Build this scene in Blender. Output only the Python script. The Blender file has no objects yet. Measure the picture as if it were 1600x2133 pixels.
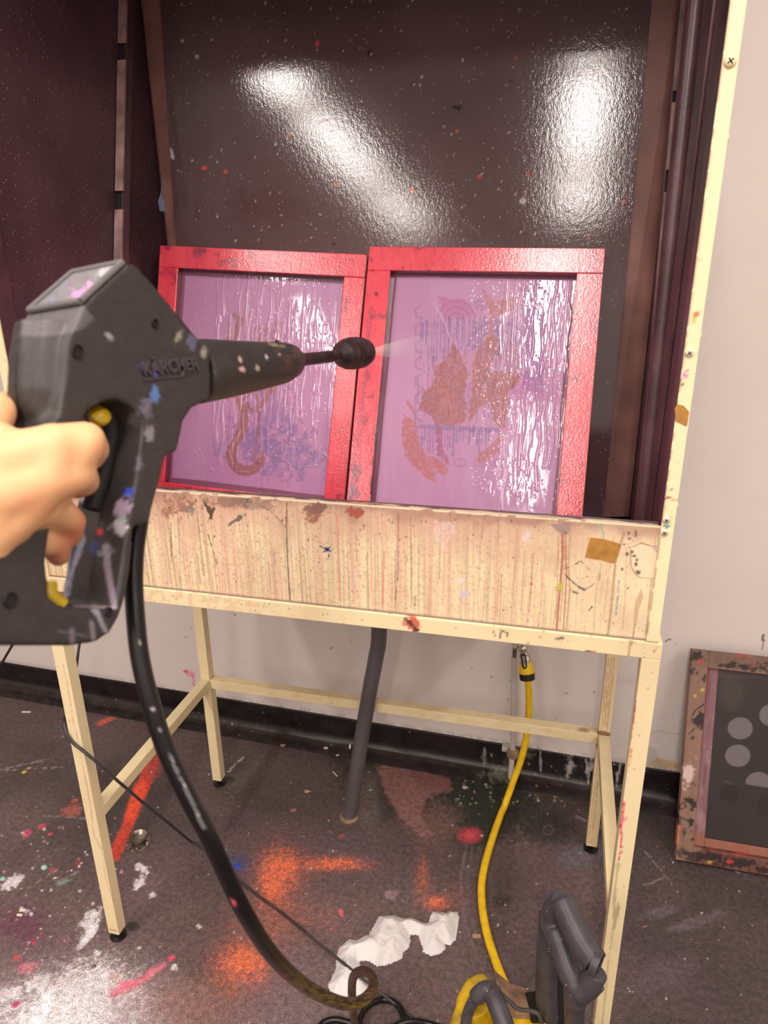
import bpy, bmesh, math, random
import numpy as np
from mathutils import Vector, Matrix
random.seed(7); RNG = np.random.default_rng(11)
S = bpy.context.scene; COL = S.collection

# ------------------------------------------------------------------ camera
FPX = 1464.5
CAM = np.array([.8528, -.9200, 1.3668]); YAW, PITCH, ROLL = -.2500, .3493, -.0134
_cy, _sy, _cp, _sp, _cr, _sr = math.cos(YAW), math.sin(YAW), math.cos(PITCH), math.sin(PITCH), math.cos(ROLL), math.sin(ROLL)
FWD = np.array([_sy*_cp, _cy*_cp, -_sp]); _r0 = np.array([_cy, -_sy, 0.]); _u0 = np.cross(_r0, FWD)
RGT = _cr*_r0 + _sr*_u0; UPV = -_sr*_r0 + _cr*_u0
cd = bpy.data.cameras.new('camera'); cam = bpy.data.objects.new('camera', cd); COL.objects.link(cam)
cd.sensor_fit = 'VERTICAL'; cd.sensor_height = 36; cd.lens = FPX/2133*36; cd.clip_start = .02
cd.dof.use_dof = True; cd.dof.focus_distance = 1.5; cd.dof.aperture_fstop = cd.lens/2.6
M4 = Matrix.Identity(4)
for i in range(3):
    M4[i][0] = RGT[i]; M4[i][1] = UPV[i]; M4[i][2] = -FWD[i]; M4[i][3] = CAM[i]
cam.matrix_world = M4; S.camera = cam

# ------------------------------------------------------------------ world, lights, exposure
w = bpy.data.worlds.new('world'); S.world = w; w.use_nodes = True
w.node_tree.nodes['Background'].inputs[0].default_value = (1., .93, .90, 1); w.node_tree.nodes['Background'].inputs[1].default_value = .25
S.view_settings.view_transform = 'Standard'; S.view_settings.look = 'None'; S.view_settings.gamma = 1
S.view_settings.use_curve_mapping = False; S.view_settings.exposure = 0.08
LAMP_COL = (1., .90, .84); LAMP_W = 24.
CEIL = 2.75
LAMPS = [(-.66, -1.38), (-.66, -3.0), (-.66, -4.65), (.87, -1.05), (.87, -2.72), (.87, -4.35), (2.40, -1.2), (2.40, -2.9)]
def lamp_light(x, y, z, lx, ly, parent):
    ld = bpy.data.lights.new('tube_light', 'AREA'); ld.shape = 'RECTANGLE'; ld.size = lx; ld.size_y = ly; ld.energy = LAMP_W; ld.color = LAMP_COL
    o = bpy.data.objects.new('tube_light', ld); COL.objects.link(o); o.location = (x, y, z); o.parent = parent
    return o

# ------------------------------------------------------------------ helpers
def lin(c):
    c = np.asarray(c, float)/255.
    return np.where(c <= .04045, c/12.92, ((c+.055)/1.055)**2.4)
def ray(u, v):
    return FWD + RGT*((u-800)/FPX) - UPV*((v-1066.5)/FPX)
def P(u, v, D): return CAM + D*ray(u, v)                    # point at depth D
def onY(u, v, y=0.): d = ray(u, v); return CAM + d*((y-CAM[1])/d[1])
def onX(u, v, x): d = ray(u, v); return CAM + d*((x-CAM[0])/d[0])
def onZ(u, v, z=0.): d = ray(u, v); return CAM + d*((z-CAM[2])/d[2])
def proj(Q):
    d = Q - CAM; a = d@FWD
    return 800 + FPX*(d@RGT)/a, 1066.5 - FPX*(d@UPV)/a
def wallY(x): return .743 - .026*x
BH = .090       # skirting height

def tagp(o, label=None, cat=None, group=None, kind=None):
    if label: o['label'] = label
    if cat: o['category'] = cat
    if group: o['group'] = group
    if kind: o['kind'] = kind
    return o
def thing(name, label, cat, loc=(0, 0, 0), group=None):
    o = bpy.data.objects.new(name, None); COL.objects.link(o); o.location = loc; o.empty_display_size = .05
    return tagp(o, label, cat, group)
def wloc(o):
    l = np.array(o.location)
    while o.parent: o = o.parent; l = l + np.array(o.location)
    return l
def link_mesh(name, me, mat, parent=None, loc=None):
    o = bpy.data.objects.new(name, me); COL.objects.link(o)
    base = np.array(loc if loc is not None else (wloc(parent) if parent else (0, 0, 0)), float)
    n = len(me.vertices); co = np.empty(n*3); me.vertices.foreach_get('co', co)
    co = co.reshape(-1, 3) - base; me.vertices.foreach_set('co', co.ravel()); me.update()
    if parent: o.parent = parent
    o.location = base - (wloc(parent) if parent else 0)
    if mat and not me.materials: me.materials.append(mat)
    return o

class MB:
    def __init__(s): s.v = []; s.f = []
    def add(s, v, f):
        n = len(s.v); s.v += [tuple(map(float, p)) for p in v]; s.f += [tuple(i+n for i in q) for q in f]; return s
    def box(s, x0, x1, y0, y1, z0, z1):
        return s.add([(x0,y0,z0),(x1,y0,z0),(x1,y1,z0),(x0,y1,z0),(x0,y0,z1),(x1,y0,z1),(x1,y1,z1),(x0,y1,z1)],
                     [(0,3,2,1),(4,5,6,7),(0,1,5,4),(1,2,6,5),(2,3,7,6),(3,0,4,7)])
    def obox(s, c, ax, h):
        c = np.array(c, float); A = [np.array(a, float)/np.linalg.norm(a)*k for a, k in zip(ax, h)]
        if np.dot(np.cross(A[0], A[1]), A[2]) < 0: A[2] = -A[2]
        vs = [c+A[0]*i+A[1]*j+A[2]*k for k in (-1, 1) for i, j in ((-1,-1),(1,-1),(1,1),(-1,1))]
        return s.add(vs, [(0,3,2,1),(4,5,6,7),(0,1,5,4),(1,2,6,5),(2,3,7,6),(3,0,4,7)])
    def tube(s, pts, r, n=12, cap=True, flat=1.0, upv=None):
        pts = [np.array(p, float) for p in pts]; m = len(pts)
        rs = list(r) if hasattr(r, '__len__') else [r]*m
        T = [pts[min(i+1, m-1)]-pts[max(i-1, 0)] for i in range(m)]; T = [t/(np.linalg.norm(t)+1e-12) for t in T]
        a = np.array(upv if upv is not None else ((0,0,1) if abs(T[0][2]) < .9 else (1,0,0)), float)
        V = []
        for i in range(m):
            a = a - T[i]*(a@T[i]); a /= np.linalg.norm(a)+1e-12; b = np.cross(T[i], a)
            for k in range(n):
                t = 2*math.pi*k/n; V.append(pts[i] + rs[i]*(math.cos(t)*b + flat*math.sin(t)*a))
        F = [(i*n+k, i*n+(k+1) % n, (i+1)*n+(k+1) % n, (i+1)*n+k) for i in range(m-1) for k in range(n)]
        if cap: F += [tuple(range(n-1, -1, -1)), tuple((m-1)*n+k for k in range(n))]
        return s.add(V, F)
    def lathe(s, o, d, prof, n=24, cap=True):     # prof: (dist along d, radius)
        o = np.array(o, float); d = np.array(d, float); d /= np.linalg.norm(d)
        a = np.array((0,0,1.) if abs(d[2]) < .9 else (1.,0,0)); a -= d*(a@d); a /= np.linalg.norm(a); b = np.cross(d, a)
        V = [o+d*h+max(r, 1e-5)*(math.cos(2*math.pi*k/n)*a+math.sin(2*math.pi*k/n)*b) for h, r in prof for k in range(n)]
        m = len(prof)
        F = [(i*n+k, i*n+(k+1) % n, (i+1)*n+(k+1) % n, (i+1)*n+k) for i in range(m-1) for k in range(n)]
        if cap: F += [tuple(range(n-1, -1, -1)), tuple((m-1)*n+k for k in range(n))]
        return s.add(V, F)
    def prism(s, poly, ext):
        n = len(poly); ext = np.array(ext, float); poly = [np.array(p, float) for p in poly]
        nrm = sum((np.cross(poly[i]-poly[0], poly[(i+1) % n]-poly[0]) for i in range(n)), np.zeros(3))
        if nrm@ext > 0: poly = poly[::-1]
        return s.add(poly+[p+ext for p in poly], [tuple(range(n)), tuple(range(2*n-1, n-1, -1))] + [((i+1) % n, i, n+i, n+(i+1) % n) for i in range(n)])
    def mesh(s, name='m'):
        me = bpy.data.meshes.new(name); me.from_pydata(s.v, [], s.f); me.update(); return me
    def build(s, name, mat, parent=None, smooth=False, bevel=0, segs=2, loc=None, ang=40):
        me = s.mesh(name); o = link_mesh(name, me, mat, parent, loc)
        if bevel:
            b = o.modifiers.new('bevel', 'BEVEL'); b.width = bevel; b.segments = segs; b.limit_method = 'ANGLE'; b.angle_limit = math.radians(35)
            b.harden_normals = False
        if smooth or bevel:
            me.shade_smooth(); me.set_sharp_from_angle(angle=math.radians(ang))
        return o

def spline(pts, k=8):
    pts = [np.array(p, float) for p in pts]; Q = [2*pts[0]-pts[1]] + pts + [2*pts[-1]-pts[-2]]; out = []
    for i in range(1, len(Q)-2):
        for j in range(k):
            t = j/k; a, b, c, d = Q[i-1], Q[i], Q[i+1], Q[i+2]
            out.append(.5*((2*b)+(-a+c)*t+(2*a-5*b+4*c-d)*t*t+(-a+3*b-3*c+d)*t**3))
    out.append(pts[-1]); return out

def remeshed(name, mb, mat, parent, voxel, smooth_it=6, loc=None, extra=None):
    me = mb.mesh(name+'_src'); o = bpy.data.objects.new('tmp', me); COL.objects.link(o)
    m = o.modifiers.new('r', 'REMESH'); m.mode = 'VOXEL'; m.voxel_size = voxel; m.use_smooth_shade = True
    if smooth_it: q = o.modifiers.new('s', 'SMOOTH'); q.factor = .5; q.iterations = smooth_it
    dg = bpy.context.evaluated_depsgraph_get(); ev = o.evaluated_get(dg); out = bpy.data.meshes.new_from_object(ev)
    bpy.data.objects.remove(o); bpy.data.meshes.remove(me)
    out.name = name; out.materials.clear(); out.shade_smooth()
    if extra: extra(out)
    return link_mesh(name, out, mat, parent, loc)
def verts_np(me):
    co = np.empty(len(me.vertices)*3); me.vertices.foreach_get('co', co); return co.reshape(-1, 3)
def set_col(me, rgb):
    a = me.color_attributes.new('Col', 'FLOAT_COLOR', 'POINT'); n = len(rgb)
    a.data.foreach_set('color', np.concatenate([rgb, np.ones((n, 1))], 1).astype(np.float32).ravel())

# numpy noise
def vnoise(x, y, seed=0):
    r = np.random.default_rng(seed); L = r.random((256, 256))
    xi = np.floor(x).astype(int); yi = np.floor(y).astype(int); fx = x-xi; fy = y-yi
    fx = fx*fx*(3-2*fx); fy = fy*fy*(3-2*fy); g = lambda a, b: L[a & 255, b & 255]
    return (g(xi, yi)*(1-fx)+g(xi+1, yi)*fx)*(1-fy) + (g(xi, yi+1)*(1-fx)+g(xi+1, yi+1)*fx)*fy
def fbm(x, y, seed=0, o=4):
    s = 0; a = .5; t = 0
    for i in range(o): s = s+a*vnoise(x*2**i, y*2**i, seed+i); t += a; a *= .5
    return s/t
def sstep(a, b, x): t = np.clip((x-a)/(b-a), 0, 1); return t*t*(3-2*t)

class Paint:
    """colours of print, stains and drips, in photo pixels projected onto the real surface point by point"""
    def __init__(s, Q, base):
        s.Q = Q; s.U, s.V = proj(Q); s.C = np.tile(lin(base), (len(Q), 1)) if np.ndim(base) == 1 else base.copy()
        s.n1 = fbm(s.U/6, s.V/6, 3); s.n2 = fbm(s.U/25, s.V/25, 9)
    def mix(s, m, col, idx=None):
        c = lin(col)
        if idx is None: s.C += (c-s.C)*m[:, None]
        else: s.C[idx] += (c-s.C[idx])*m[:, None]
    def stroke(s, pts, wd, col, a=1., soft=1.2, rag=0., wob=0.):
        pts = np.array(pts, float); ws = wd if hasattr(wd, '__len__') else [wd]*len(pts); mw = max(ws)+soft*2+rag*4+2
        i = np.where((s.U > pts[:, 0].min()-mw) & (s.U < pts[:, 0].max()+mw) & (s.V > pts[:, 1].min()-mw) & (s.V < pts[:, 1].max()+mw))[0]
        if len(i) == 0: return
        u, v = s.U[i], s.V[i]; d = np.full(len(i), 1e9)
        if wob: u = u + wob*(s.n2[i]-.5)*4
        for k in range(len(pts)-1):
            p, q = pts[k], pts[k+1]; e = q-p; L = e@e+1e-9
            t = np.clip(((u-p[0])*e[0]+(v-p[1])*e[1])/L, 0, 1)
            d = np.minimum(d, np.hypot(u-p[0]-t*e[0], v-p[1]-t*e[1])-(ws[k]+(ws[k+1]-ws[k])*t))
        if rag: d = d+(s.n1[i]-.5)*rag*4
        s.mix(a*(1-sstep(-soft, soft, d)), col, i)
    def blob(s, cx, cy, rx, ry, col, a=1., soft=.25, rag=.3, rot=0., grain=0.):
        R = max(rx, ry)*(1.3+soft+rag); i = np.where((abs(s.U-cx) < R) & (abs(s.V-cy) < R))[0]
        if len(i) == 0: return
        x, y = s.U[i]-cx, s.V[i]-cy; c, n = math.cos(rot), math.sin(rot)
        d = np.hypot((x*c+y*n)/rx, (-x*n+y*c)/ry) + (s.n1[i]*.5+s.n2[i]*.5-.5)*rag*4
        m = a*(1-sstep(1-soft, 1+soft, d))
        if grain: m = m*np.clip(1+grain*(RNG.random(len(i))-.6)*2, 0, 1)
        s.mix(m, col, i)
    def spray(s, cx, cy, rx, ry, col, a=1.):
        i = np.where((abs(s.U-cx) < rx*2.2) & (abs(s.V-cy) < ry*2.2))[0]
        if not len(i): return
        d = ((s.U[i]-cx)/rx)**2+((s.V[i]-cy)/ry)**2; g = fbm(s.Q[i, 0]*330, s.Q[i, 1]*330, 77, 2); m = a*np.exp(-d*1.3)*(.75+.5*(s.n2[i]-.5)); s.mix(np.clip(m*1.6*sstep(.62-m*.7, .8-m*.5, g)+m*.5, 0, .97), col, i)
    def poly(s, pts, col, a=1., rag=0., soft=1., texture=0., txs=5.):
        pts = np.array(pts, float); mw = 4+rag*3
        i = np.where((s.U > pts[:, 0].min()-mw) & (s.U < pts[:, 0].max()+mw) & (s.V > pts[:, 1].min()-mw) & (s.V < pts[:, 1].max()+mw))[0]
        if len(i) == 0: return
        u, v = s.U[i], s.V[i]; ins = np.zeros(len(i), bool); d = np.full(len(i), 1e9)
        for k in range(len(pts)):
            p, q = pts[k], pts[(k+1) % len(pts)]; e = q-p
            if p[1] != q[1]:
                c = ((p[1] > v) != (q[1] > v)) & (u < (q[0]-p[0])*(v-p[1])/(q[1]-p[1])+p[0]); ins ^= c
            t = np.clip(((u-p[0])*e[0]+(v-p[1])*e[1])/(e@e+1e-9), 0, 1); d = np.minimum(d, np.hypot(u-p[0]-t*e[0], v-p[1]-t*e[1]))
        d = np.where(ins, -d, d) + (s.n1[i]-.5)*rag*4; m = a*(1-sstep(-soft, soft, d))
        if texture: m = m*(1-texture*sstep(.45, .6, fbm(u/txs, v/txs, 21, 3)))
        s.mix(m, col, i)
    def specks(s, box, n, r, cols, a=.9):
        for _ in range(n):
            x = RNG.uniform(box[0], box[2]); y = RNG.uniform(box[1], box[3]); q = RNG.uniform(*r)
            s.blob(x, y, q, q*RNG.uniform(.6, 1.6), cols[RNG.integers(len(cols))], a, .4, .1)

def grid(name, xs, ys, fn, mat, parent=None, paint=None, smooth=True, flip=False, loc=None, kind=None):
    """surface fn(X,Y)->(n,3) on a rectangular lattice, coloured by paint(Q)"""
    X, Y = np.meshgrid(xs, ys); nx, ny = len(xs), len(ys); Q = fn(X.ravel(), Y.ravel())
    i = np.arange(nx*ny).reshape(ny, nx); a, b, c, d = i[:-1, :-1].ravel(), i[:-1, 1:].ravel(), i[1:, 1:].ravel(), i[1:, :-1].ravel()
    F = np.stack([a, d, c, b] if flip else [a, b, c, d], 1).astype(np.int32)
    me = bpy.data.meshes.new(name); me.vertices.add(len(Q)); me.vertices.foreach_set('co', Q.ravel().astype(np.float32))
    me.loops.add(F.size); me.loops.foreach_set('vertex_index', F.ravel()); me.polygons.add(len(F))
    me.polygons.foreach_set('loop_start', np.arange(0, F.size, 4, dtype=np.int32)); me.update(calc_edges=True); me.validate()
    if smooth: me.shade_smooth()
    if paint: set_col(me, paint(Q))
    return link_mesh(name, me, mat, parent, loc)

# ------------------------------------------------------------------ materials
MATS = {}
def M(name, col=None, rough=.5, metal=0., spec=.5, attr=False, var=0., vscale=8., stretch=(1,1,1), grain=None, specks=(), bump=(), coat=0., coat_rough=.05, alpha=None, sheen=0, sss=0., emit=None, roughvar=None):
    if name in MATS: return MATS[name]
    m = bpy.data.materials.new(name); m.use_nodes = True; nt = m.node_tree; N = nt.nodes; L = nt.links; b = N['Principled BSDF']
    tc = N.new('ShaderNodeTexCoord'); geo = N.new('ShaderNodeNewGeometry'); mp = N.new('ShaderNodeMapping'); mp.inputs['Scale'].default_value = stretch; L.new(geo.outputs['Position'], mp.inputs[0]); vec = mp.outputs[0]
    L.new(tc.outputs['Object'], mp.inputs[0])
    def noise(sc, det=4, r=.5):
        n = N.new('ShaderNodeTexNoise'); n.inputs['Scale'].default_value = sc; n.inputs['Detail'].default_value = det; n.inputs['Roughness'].default_value = r; L.new(vec, n.inputs['Vector']); return n.outputs['Fac']
    def ramp(x, a, c):
        r = N.new('ShaderNodeMapRange'); r.inputs['From Min'].default_value = a; r.inputs['From Max'].default_value = c; r.clamp = True; L.new(x, r.inputs['Value']); return r.outputs[0]
    def mixc(f, c1, c2, mode='MIX'):
        x = N.new('ShaderNodeMixRGB'); x.blend_type = mode
        for s, val in ((x.inputs[0], f), (x.inputs[1], c1), (x.inputs[2], c2)):
            if hasattr(val, 'links'): L.new(val, s)
            elif isinstance(val, (int, float)): s.default_value = val
            else: s.default_value = (*lin(val), 1)
        return x.outputs[0]
    if attr: at = N.new('ShaderNodeAttribute'); at.attribute_name = 'Col'; c = at.outputs['Color']
    else:
        rgb = N.new('ShaderNodeRGB'); rgb.outputs[0].default_value = (*lin(col), 1); c = rgb.outputs[0]
    if var:
        f = ramp(noise(vscale), .3, .7); lo = mixc(1., c, (np.array([255, 255, 255])*(1-var)), 'MULTIPLY'); c = mixc(f, lo, c)
    if grain:      # (scale, lo, hi, colour, amount)
        f = ramp(noise(grain[0], 2), grain[1], grain[2]); mm = N.new('ShaderNodeMath'); mm.operation = 'MULTIPLY'; L.new(f, mm.inputs[0]); mm.inputs[1].default_value = grain[4]; c = mixc(mm.outputs[0], c, c, 'ADD') if grain[3] is None else mixc(mm.outputs[0], c, grain[3])
    for sc, thr, gate, sc_col in specks:
        vo = N.new('ShaderNodeTexVoronoi'); vo.inputs['Scale'].default_value = sc; L.new(tc.outputs['Object'], vo.inputs['Vector'])
        lt = N.new('ShaderNodeMath'); lt.operation = 'LESS_THAN'; L.new(vo.outputs['Distance'], lt.inputs[0]); lt.inputs[1].default_value = thr
        sp = N.new('ShaderNodeSeparateColor'); L.new(vo.outputs['Color'], sp.inputs[0])
        gt = N.new('ShaderNodeMath'); gt.operation = 'GREATER_THAN'; L.new(sp.outputs[0], gt.inputs[0]); gt.inputs[1].default_value = gate
        mu = N.new('ShaderNodeMath'); mu.operation = 'MULTIPLY'; L.new(lt.outputs[0], mu.inputs[0]); L.new(gt.outputs[0], mu.inputs[1]); c = mixc(mu.outputs[0], c, sc_col)
    L.new(c, b.inputs['Base Color'])
    b.inputs['Roughness'].default_value = rough; b.inputs['Metallic'].default_value = metal; b.inputs['Specular IOR Level'].default_value = spec
    b.inputs['Coat Weight'].default_value = coat; b.inputs['Coat Roughness'].default_value = coat_rough
    if roughvar:   # (scale, lo, hi)
        r = N.new('ShaderNodeMapRange'); L.new(noise(roughvar[0]), r.inputs['Value']); r.inputs['From Min'].default_value = .35; r.inputs['From Max'].default_value = .65; r.inputs['To Min'].default_value = roughvar[1]; r.inputs['To Max'].default_value = roughvar[2]; L.new(r.outputs[0], b.inputs['Roughness'])
    if sss: b.inputs['Subsurface Weight'].default_value = sss; b.inputs['Subsurface Radius'].default_value = (.012, .005, .003); b.inputs['Subsurface Scale'].default_value = 1.
    if emit: b.inputs['Emission Color'].default_value = (*emit[0], 1); b.inputs['Emission Strength'].default_value = emit[1]
    prev = None
    for sc, st, dist in bump:
        bp = N.new('ShaderNodeBump'); bp.inputs['Strength'].default_value = st; bp.inputs['Distance'].default_value = dist; L.new(noise(sc, 3), bp.inputs['Height'])
        if prev: L.new(prev, bp.inputs['Normal'])
        prev = bp.outputs[0]
    if prev: L.new(prev, b.inputs['Normal']); L.new(prev, b.inputs['Coat Normal'])
    if alpha is not None: b.inputs['Alpha'].default_value = alpha
    MATS[name] = m; return m

m_floor = M('floor_paint', attr=True, rough=.55, grain=(420, .46, .60, None, 1.0), var=.25, vscale=90, bump=[(380, .5, .002)], specks=[(70, .07, .96, (205, 195, 188))])
m_wall = M('wall_paint', attr=True, rough=.6, bump=[(60, .15, .002), (9, .12, .004)])
m_plainwall = M('plain_wall', (226, 219, 214), rough=.7)
m_ceil = M('ceiling_white', (235, 230, 224), rough=.8)
m_base = M('baseboard_vinyl', attr=True, rough=.35, var=.4, vscale=30, bump=[(40, .3, .002)], specks=[(110, .12, .95, (200, 195, 190))])
m_cream = M('cream_enamel', (240, 222, 176), rough=.38, var=.05, vscale=20, specks=[(70, .06, .95, (150, 120, 90)), (180, .08, .97, (120, 80, 60))], bump=[(120, .08, .001)])
m_creamd = M('cream_painted', attr=True, rough=.42, specks=[(260, .10, .90, (150, 105, 80))], bump=[(160, .1, .001)])
m_dark = M('maroon_wall', attr=False, col=(92, 62, 70), rough=.42, var=.3, vscale=5, specks=[(150, .13, .80, (190, 165, 165)), (60, .06, .88, (215, 200, 200)), (35, .045, .96, (190, 70, 60))], bump=[(200, .35, .001)])
m_dark2 = M('maroon_metal', (96, 64, 70), rough=.36, var=.3, vscale=14, specks=[(150, .08, .93, (190, 165, 165))], bump=[(150, .35, .001)])
m_strip = M('brown_backing', (150, 106, 98), rough=.45, var=.3, vscale=10, specks=[(60, .07, .95, (40, 24, 26)), (150, .06, .95, (200, 180, 175))], bump=[(120, .2, .001)])
m_rack = M('worn_rack_edge', (186, 150, 148), rough=.35, var=.4, vscale=25, bump=[(90, .3, .001)])
m_sheet = M('wet_dark_sheet', attr=True, rough=.075, spec=.8, stretch=(1.3, 1, .8), specks=[(140, .12, .78, (200, 185, 185)), (55, .045, .90, (225, 215, 215))], bump=[(130, .10, .0012), (420, .13, .0006)])
m_red = M('red_wet_frame', attr=True, rough=.28, spec=.6, bump=[(260, .35, .001), (60, .12, .001)], coat=.6, coat_rough=.06)
m_mesh = M('wet_emulsion_mesh', attr=True, rough=.40, coat=1., coat_rough=.045, bump=[(500, .05, .0003)])
m_black = M('black_rubber', (22, 19, 20), rough=.32, var=.3, vscale=40, bump=[(200, .1, .0005)])
m_blackm = M('black_matte', (24, 21, 22), rough=.7)
m_cable = M('cable_grey', (70, 64, 66), rough=.45, var=.3, vscale=60)
m_gun = M('gun_plastic', attr=True, rough=.5, bump=[(300, .08, .0005)])
m_gund = M('gun_dark', (16, 13, 13), rough=.7)
m_gunrod = M('lance_dirty', (70, 48, 54), rough=.45, var=.5, vscale=60, bump=[(200, .3, .001)])
m_yel = M('yellow_hose', (252, 206, 26), rough=.38, var=.12, vscale=50, specks=[(170, .09, .93, (120, 90, 20))])
m_yelp = M('yellow_plastic', (240, 200, 30), rough=.32)
m_yeld = M('yellow_dirty', (244, 198, 24), rough=.5, var=.4, vscale=30, specks=[(160, .1, .9, (110, 80, 30))])
m_olive = M('trigger_yellow', (205, 170, 22), rough=.4)
m_tan = M('dirty_tan', (176, 140, 112), rough=.6, var=.35, vscale=40, bump=[(120, .3, .001)])
m_chrome = M('chrome', (215, 210, 205), metal=1, rough=.18)
m_steel = M('drain_steel', (178, 168, 155), metal=.9, rough=.35, var=.4, vscale=60)
m_pvc = M('grey_pvc', (98, 94, 97), rough=.4, var=.15, vscale=12)
m_pipew = M('painted_pipe', (214, 206, 200), rough=.5, var=.1, vscale=20)
m_skin = M('skin', attr=True, rough=.5, spec=.35, sss=.15, bump=[(220, .05, .0008)])
m_paper = M('white_tissue', (226, 222, 220), rough=.8)
m_wood = M('inky_wood', attr=True, rough=.6, bump=[(90, .25, .001)])
m_meshd = M('dark_screen_mesh', attr=True, rough=.5)
m_washer = M('washer_grey', (74, 70, 75), rough=.42, var=.22, vscale=35, specks=[(130, .12, .86, (190, 188, 192)), (320, .12, .9, (170, 168, 172))], bump=[(200, .15, .0006)])
m_tape = M('brown_tape', (196, 142, 70), rough=.35, var=.2, vscale=60)
m_screw = M('screw_head', (226, 214, 186), metal=.2, rough=.35)
m_tube = M('lamp_tube', (255, 250, 245), emit=((1., .93, .88), 10.))
m_fix = M('fixture_white', (235, 235, 235), rough=.4)
m_litter = M('litter_tan', (176, 140, 104), rough=.8)
m_litterw = M('litter_white', (225, 215, 200), rough=.8)
m_white = M('white_ink', (245, 232, 235), rough=.5)

# ------------------------------------------------------------------ room
xs = np.unique(np.concatenate([np.linspace(-3, -.62, 8), np.arange(-.62, 1.62, .0028), np.linspace(1.62, 3.6, 8)]))
ys = np.unique(np.concatenate([np.linspace(-5.6, -.32, 10), np.arange(-.32, .76, .0028)]))
def floor_paint(Q):
    x, y = Q[:, 0], Q[:, 1]
    n = fbm(x*5, y*5, 1, 5); n3 = fbm(x*3+9, y*3, 8, 4); g = fbm(x*140, y*140, 5, 2)
    C = lin((54, 46, 44))*(1-n[:, None]) + lin((110, 94, 92))*n[:, None]
    p = Paint(Q, C)
    p.mix(.55*sstep(.5, .72, n3), (104, 86, 90)); p.mix(.3*sstep(.5, .7, fbm(x*7+3, y*7, 15, 4)), (44, 38, 36)); U, V = p.U, p.V
    # broad zones
    p.mix(.75*sstep(1850, 2133, V)*(1-sstep(500, 900, U))*sstep(.30, .55, n), (128, 108, 114))
    p.mix(.45*sstep(1700, 1950, V)*(1-sstep(950, 1100, U)), (118, 96, 96))
    p.mix(.55*sstep(1250, 1330, U), (58, 50, 50))
    p.blob(900, 1640, 190, 95, (24, 28, 22), .85, .35, .25, .25); p.blob(1020, 1690, 120, 60, (34, 44, 34), .7, .4, .3)
    p.blob(1140, 1730, 50, 30, (30, 36, 28), .7, .4, .2); p.blob(960, 1740, 60, 30, (34, 46, 36), .6, .4, .3)
    p.poly([(785, 1592), (860, 1596), (935, 1622), (942, 1645), (900, 1655), (870, 1690), (900, 1740), (880, 1745), (830, 1700), (800, 1650)], (138, 98, 94), .85, 4, 6)
    p.poly([(850, 1605), (930, 1620), (942, 1642), (880, 1650)], (110, 70, 68), .6, 3, 5)
    p.blob(900, 1720, 60, 45, (140, 105, 98), .5, .6, .5); p.blob(740, 1790, 140, 60, (92, 78, 82), .5, .6, .4)
    p.blob(765, 1660, 28, 60, (112, 100, 96), .6, .5, .2)
    p.blob(979, 1740, 25, 17, (170, 60, 74), .9, .3, .08); p.blob(979, 1740, 12, 8, (196, 78, 92), .8, .6, 0)
    # orange sprays
    OR = (232, 118, 82)
    for a in [(585, 1810, 52, 50, .95), (570, 1850, 40, 50, .8), (690, 1800, 80, 18, .75), (880, 1830, 18, 55, .6), (910, 1880, 28, 18, .7), (505, 2010, 62, 52, .95), (540, 1950, 70, 60, .45), (600, 1910, 120, 50, .40), (470, 2050, 60, 50, .4), (950, 1870, 40, 30, .25)]:
        p.spray(a[0], a[1], a[2], a[3], OR if a[4] > .6 else (190, 108, 78), a[4]*.95)
    p.blob(495, 1800, 30, 20, (60, 70, 120), .6, .6, .4, 0, .6); p.blob(494, 1804, 8, 6, (40, 70, 170), .9, .4, .2)
    p.stroke([(330, 1555), (305, 1620), (280, 1680), (262, 1730), (238, 1782)], [15, 14, 14, 11, 13], (206, 66, 46), .88, 3, 1.2)
    p.stroke([(292, 1640), (270, 1700)], [13, 10], (236, 84, 50), .8, 5, 1)
    p.stroke([(340, 1560), (318, 1610)], [20, 14], (150, 66, 66), .6, 6, 1)
    # white spray lower left
    p.spray(185, 2070, 130, 75, (226, 220, 222), 1.1); p.spray(60, 2110, 150, 60, (190, 182, 190), .8); p.spray(140, 2130, 150, 60, (232, 228, 230), 1.1)
    p.stroke([(190, 2055), (250, 2095), (330, 2150), (380, 2200)], [22, 24, 30, 40], (204, 198, 206), .6, 32, 2)
    p.stroke([(105, 2070), (75, 2133), (60, 2180)], [12, 18, 20], (246, 244, 246), .85, 6, 4)
    p.blob(330, 2100, 90, 60, (156, 120, 118), .5, .7, .4); p.blob(420, 2110, 90, 60, (150, 112, 102), .5, .7, .4)
    p.stroke([(236, 2068), (285, 2048), (340, 2010)], [9, 8, 5], (224, 120, 140), .8, 5, 3); p.blob(262, 2050, 16, 7, (245, 110, 140), .9, .4, .5, -.4)
    p.blob(357, 1996, 7, 4, (246, 70, 110), .95, .4, .3, -.6); p.blob(238, 2035, 14, 10, (206, 172, 168), .8, .4, .6, .8)
    for q in [(190, 1920, 16, 34, .5), (172, 1955, 8, 12, .3), (205, 1985, 8, 5, 0), (30, 1835, 24, 9, -.5), (195, 1915, 9, 18, .4), (287, 1805, 9, 6, .3), (300, 1812, 10, 5, .5), (290, 1840, 9, 14, .5), (283, 1852, 6, 5, 0), (318, 1865, 8, 6, 0), (55, 1898, 12, 5, 0), (290, 1973, 5, 4, 0), (366, 2015, 6, 5, 0), (415, 1930, 6, 4, 0)]:
        p.blob(q[0], q[1], q[2], q[3], (226, 220, 222), .85, .3, .9, q[4])
    p.stroke([(165, 1974), (198, 1930)], [5, 9], (230, 226, 228), .95, 2, 2); p.stroke([(60, 2056), (75, 2045), (100, 2035), (88, 2060)], [8, 12, 6, 9], (228, 222, 226), .9, 3, 4)
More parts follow.
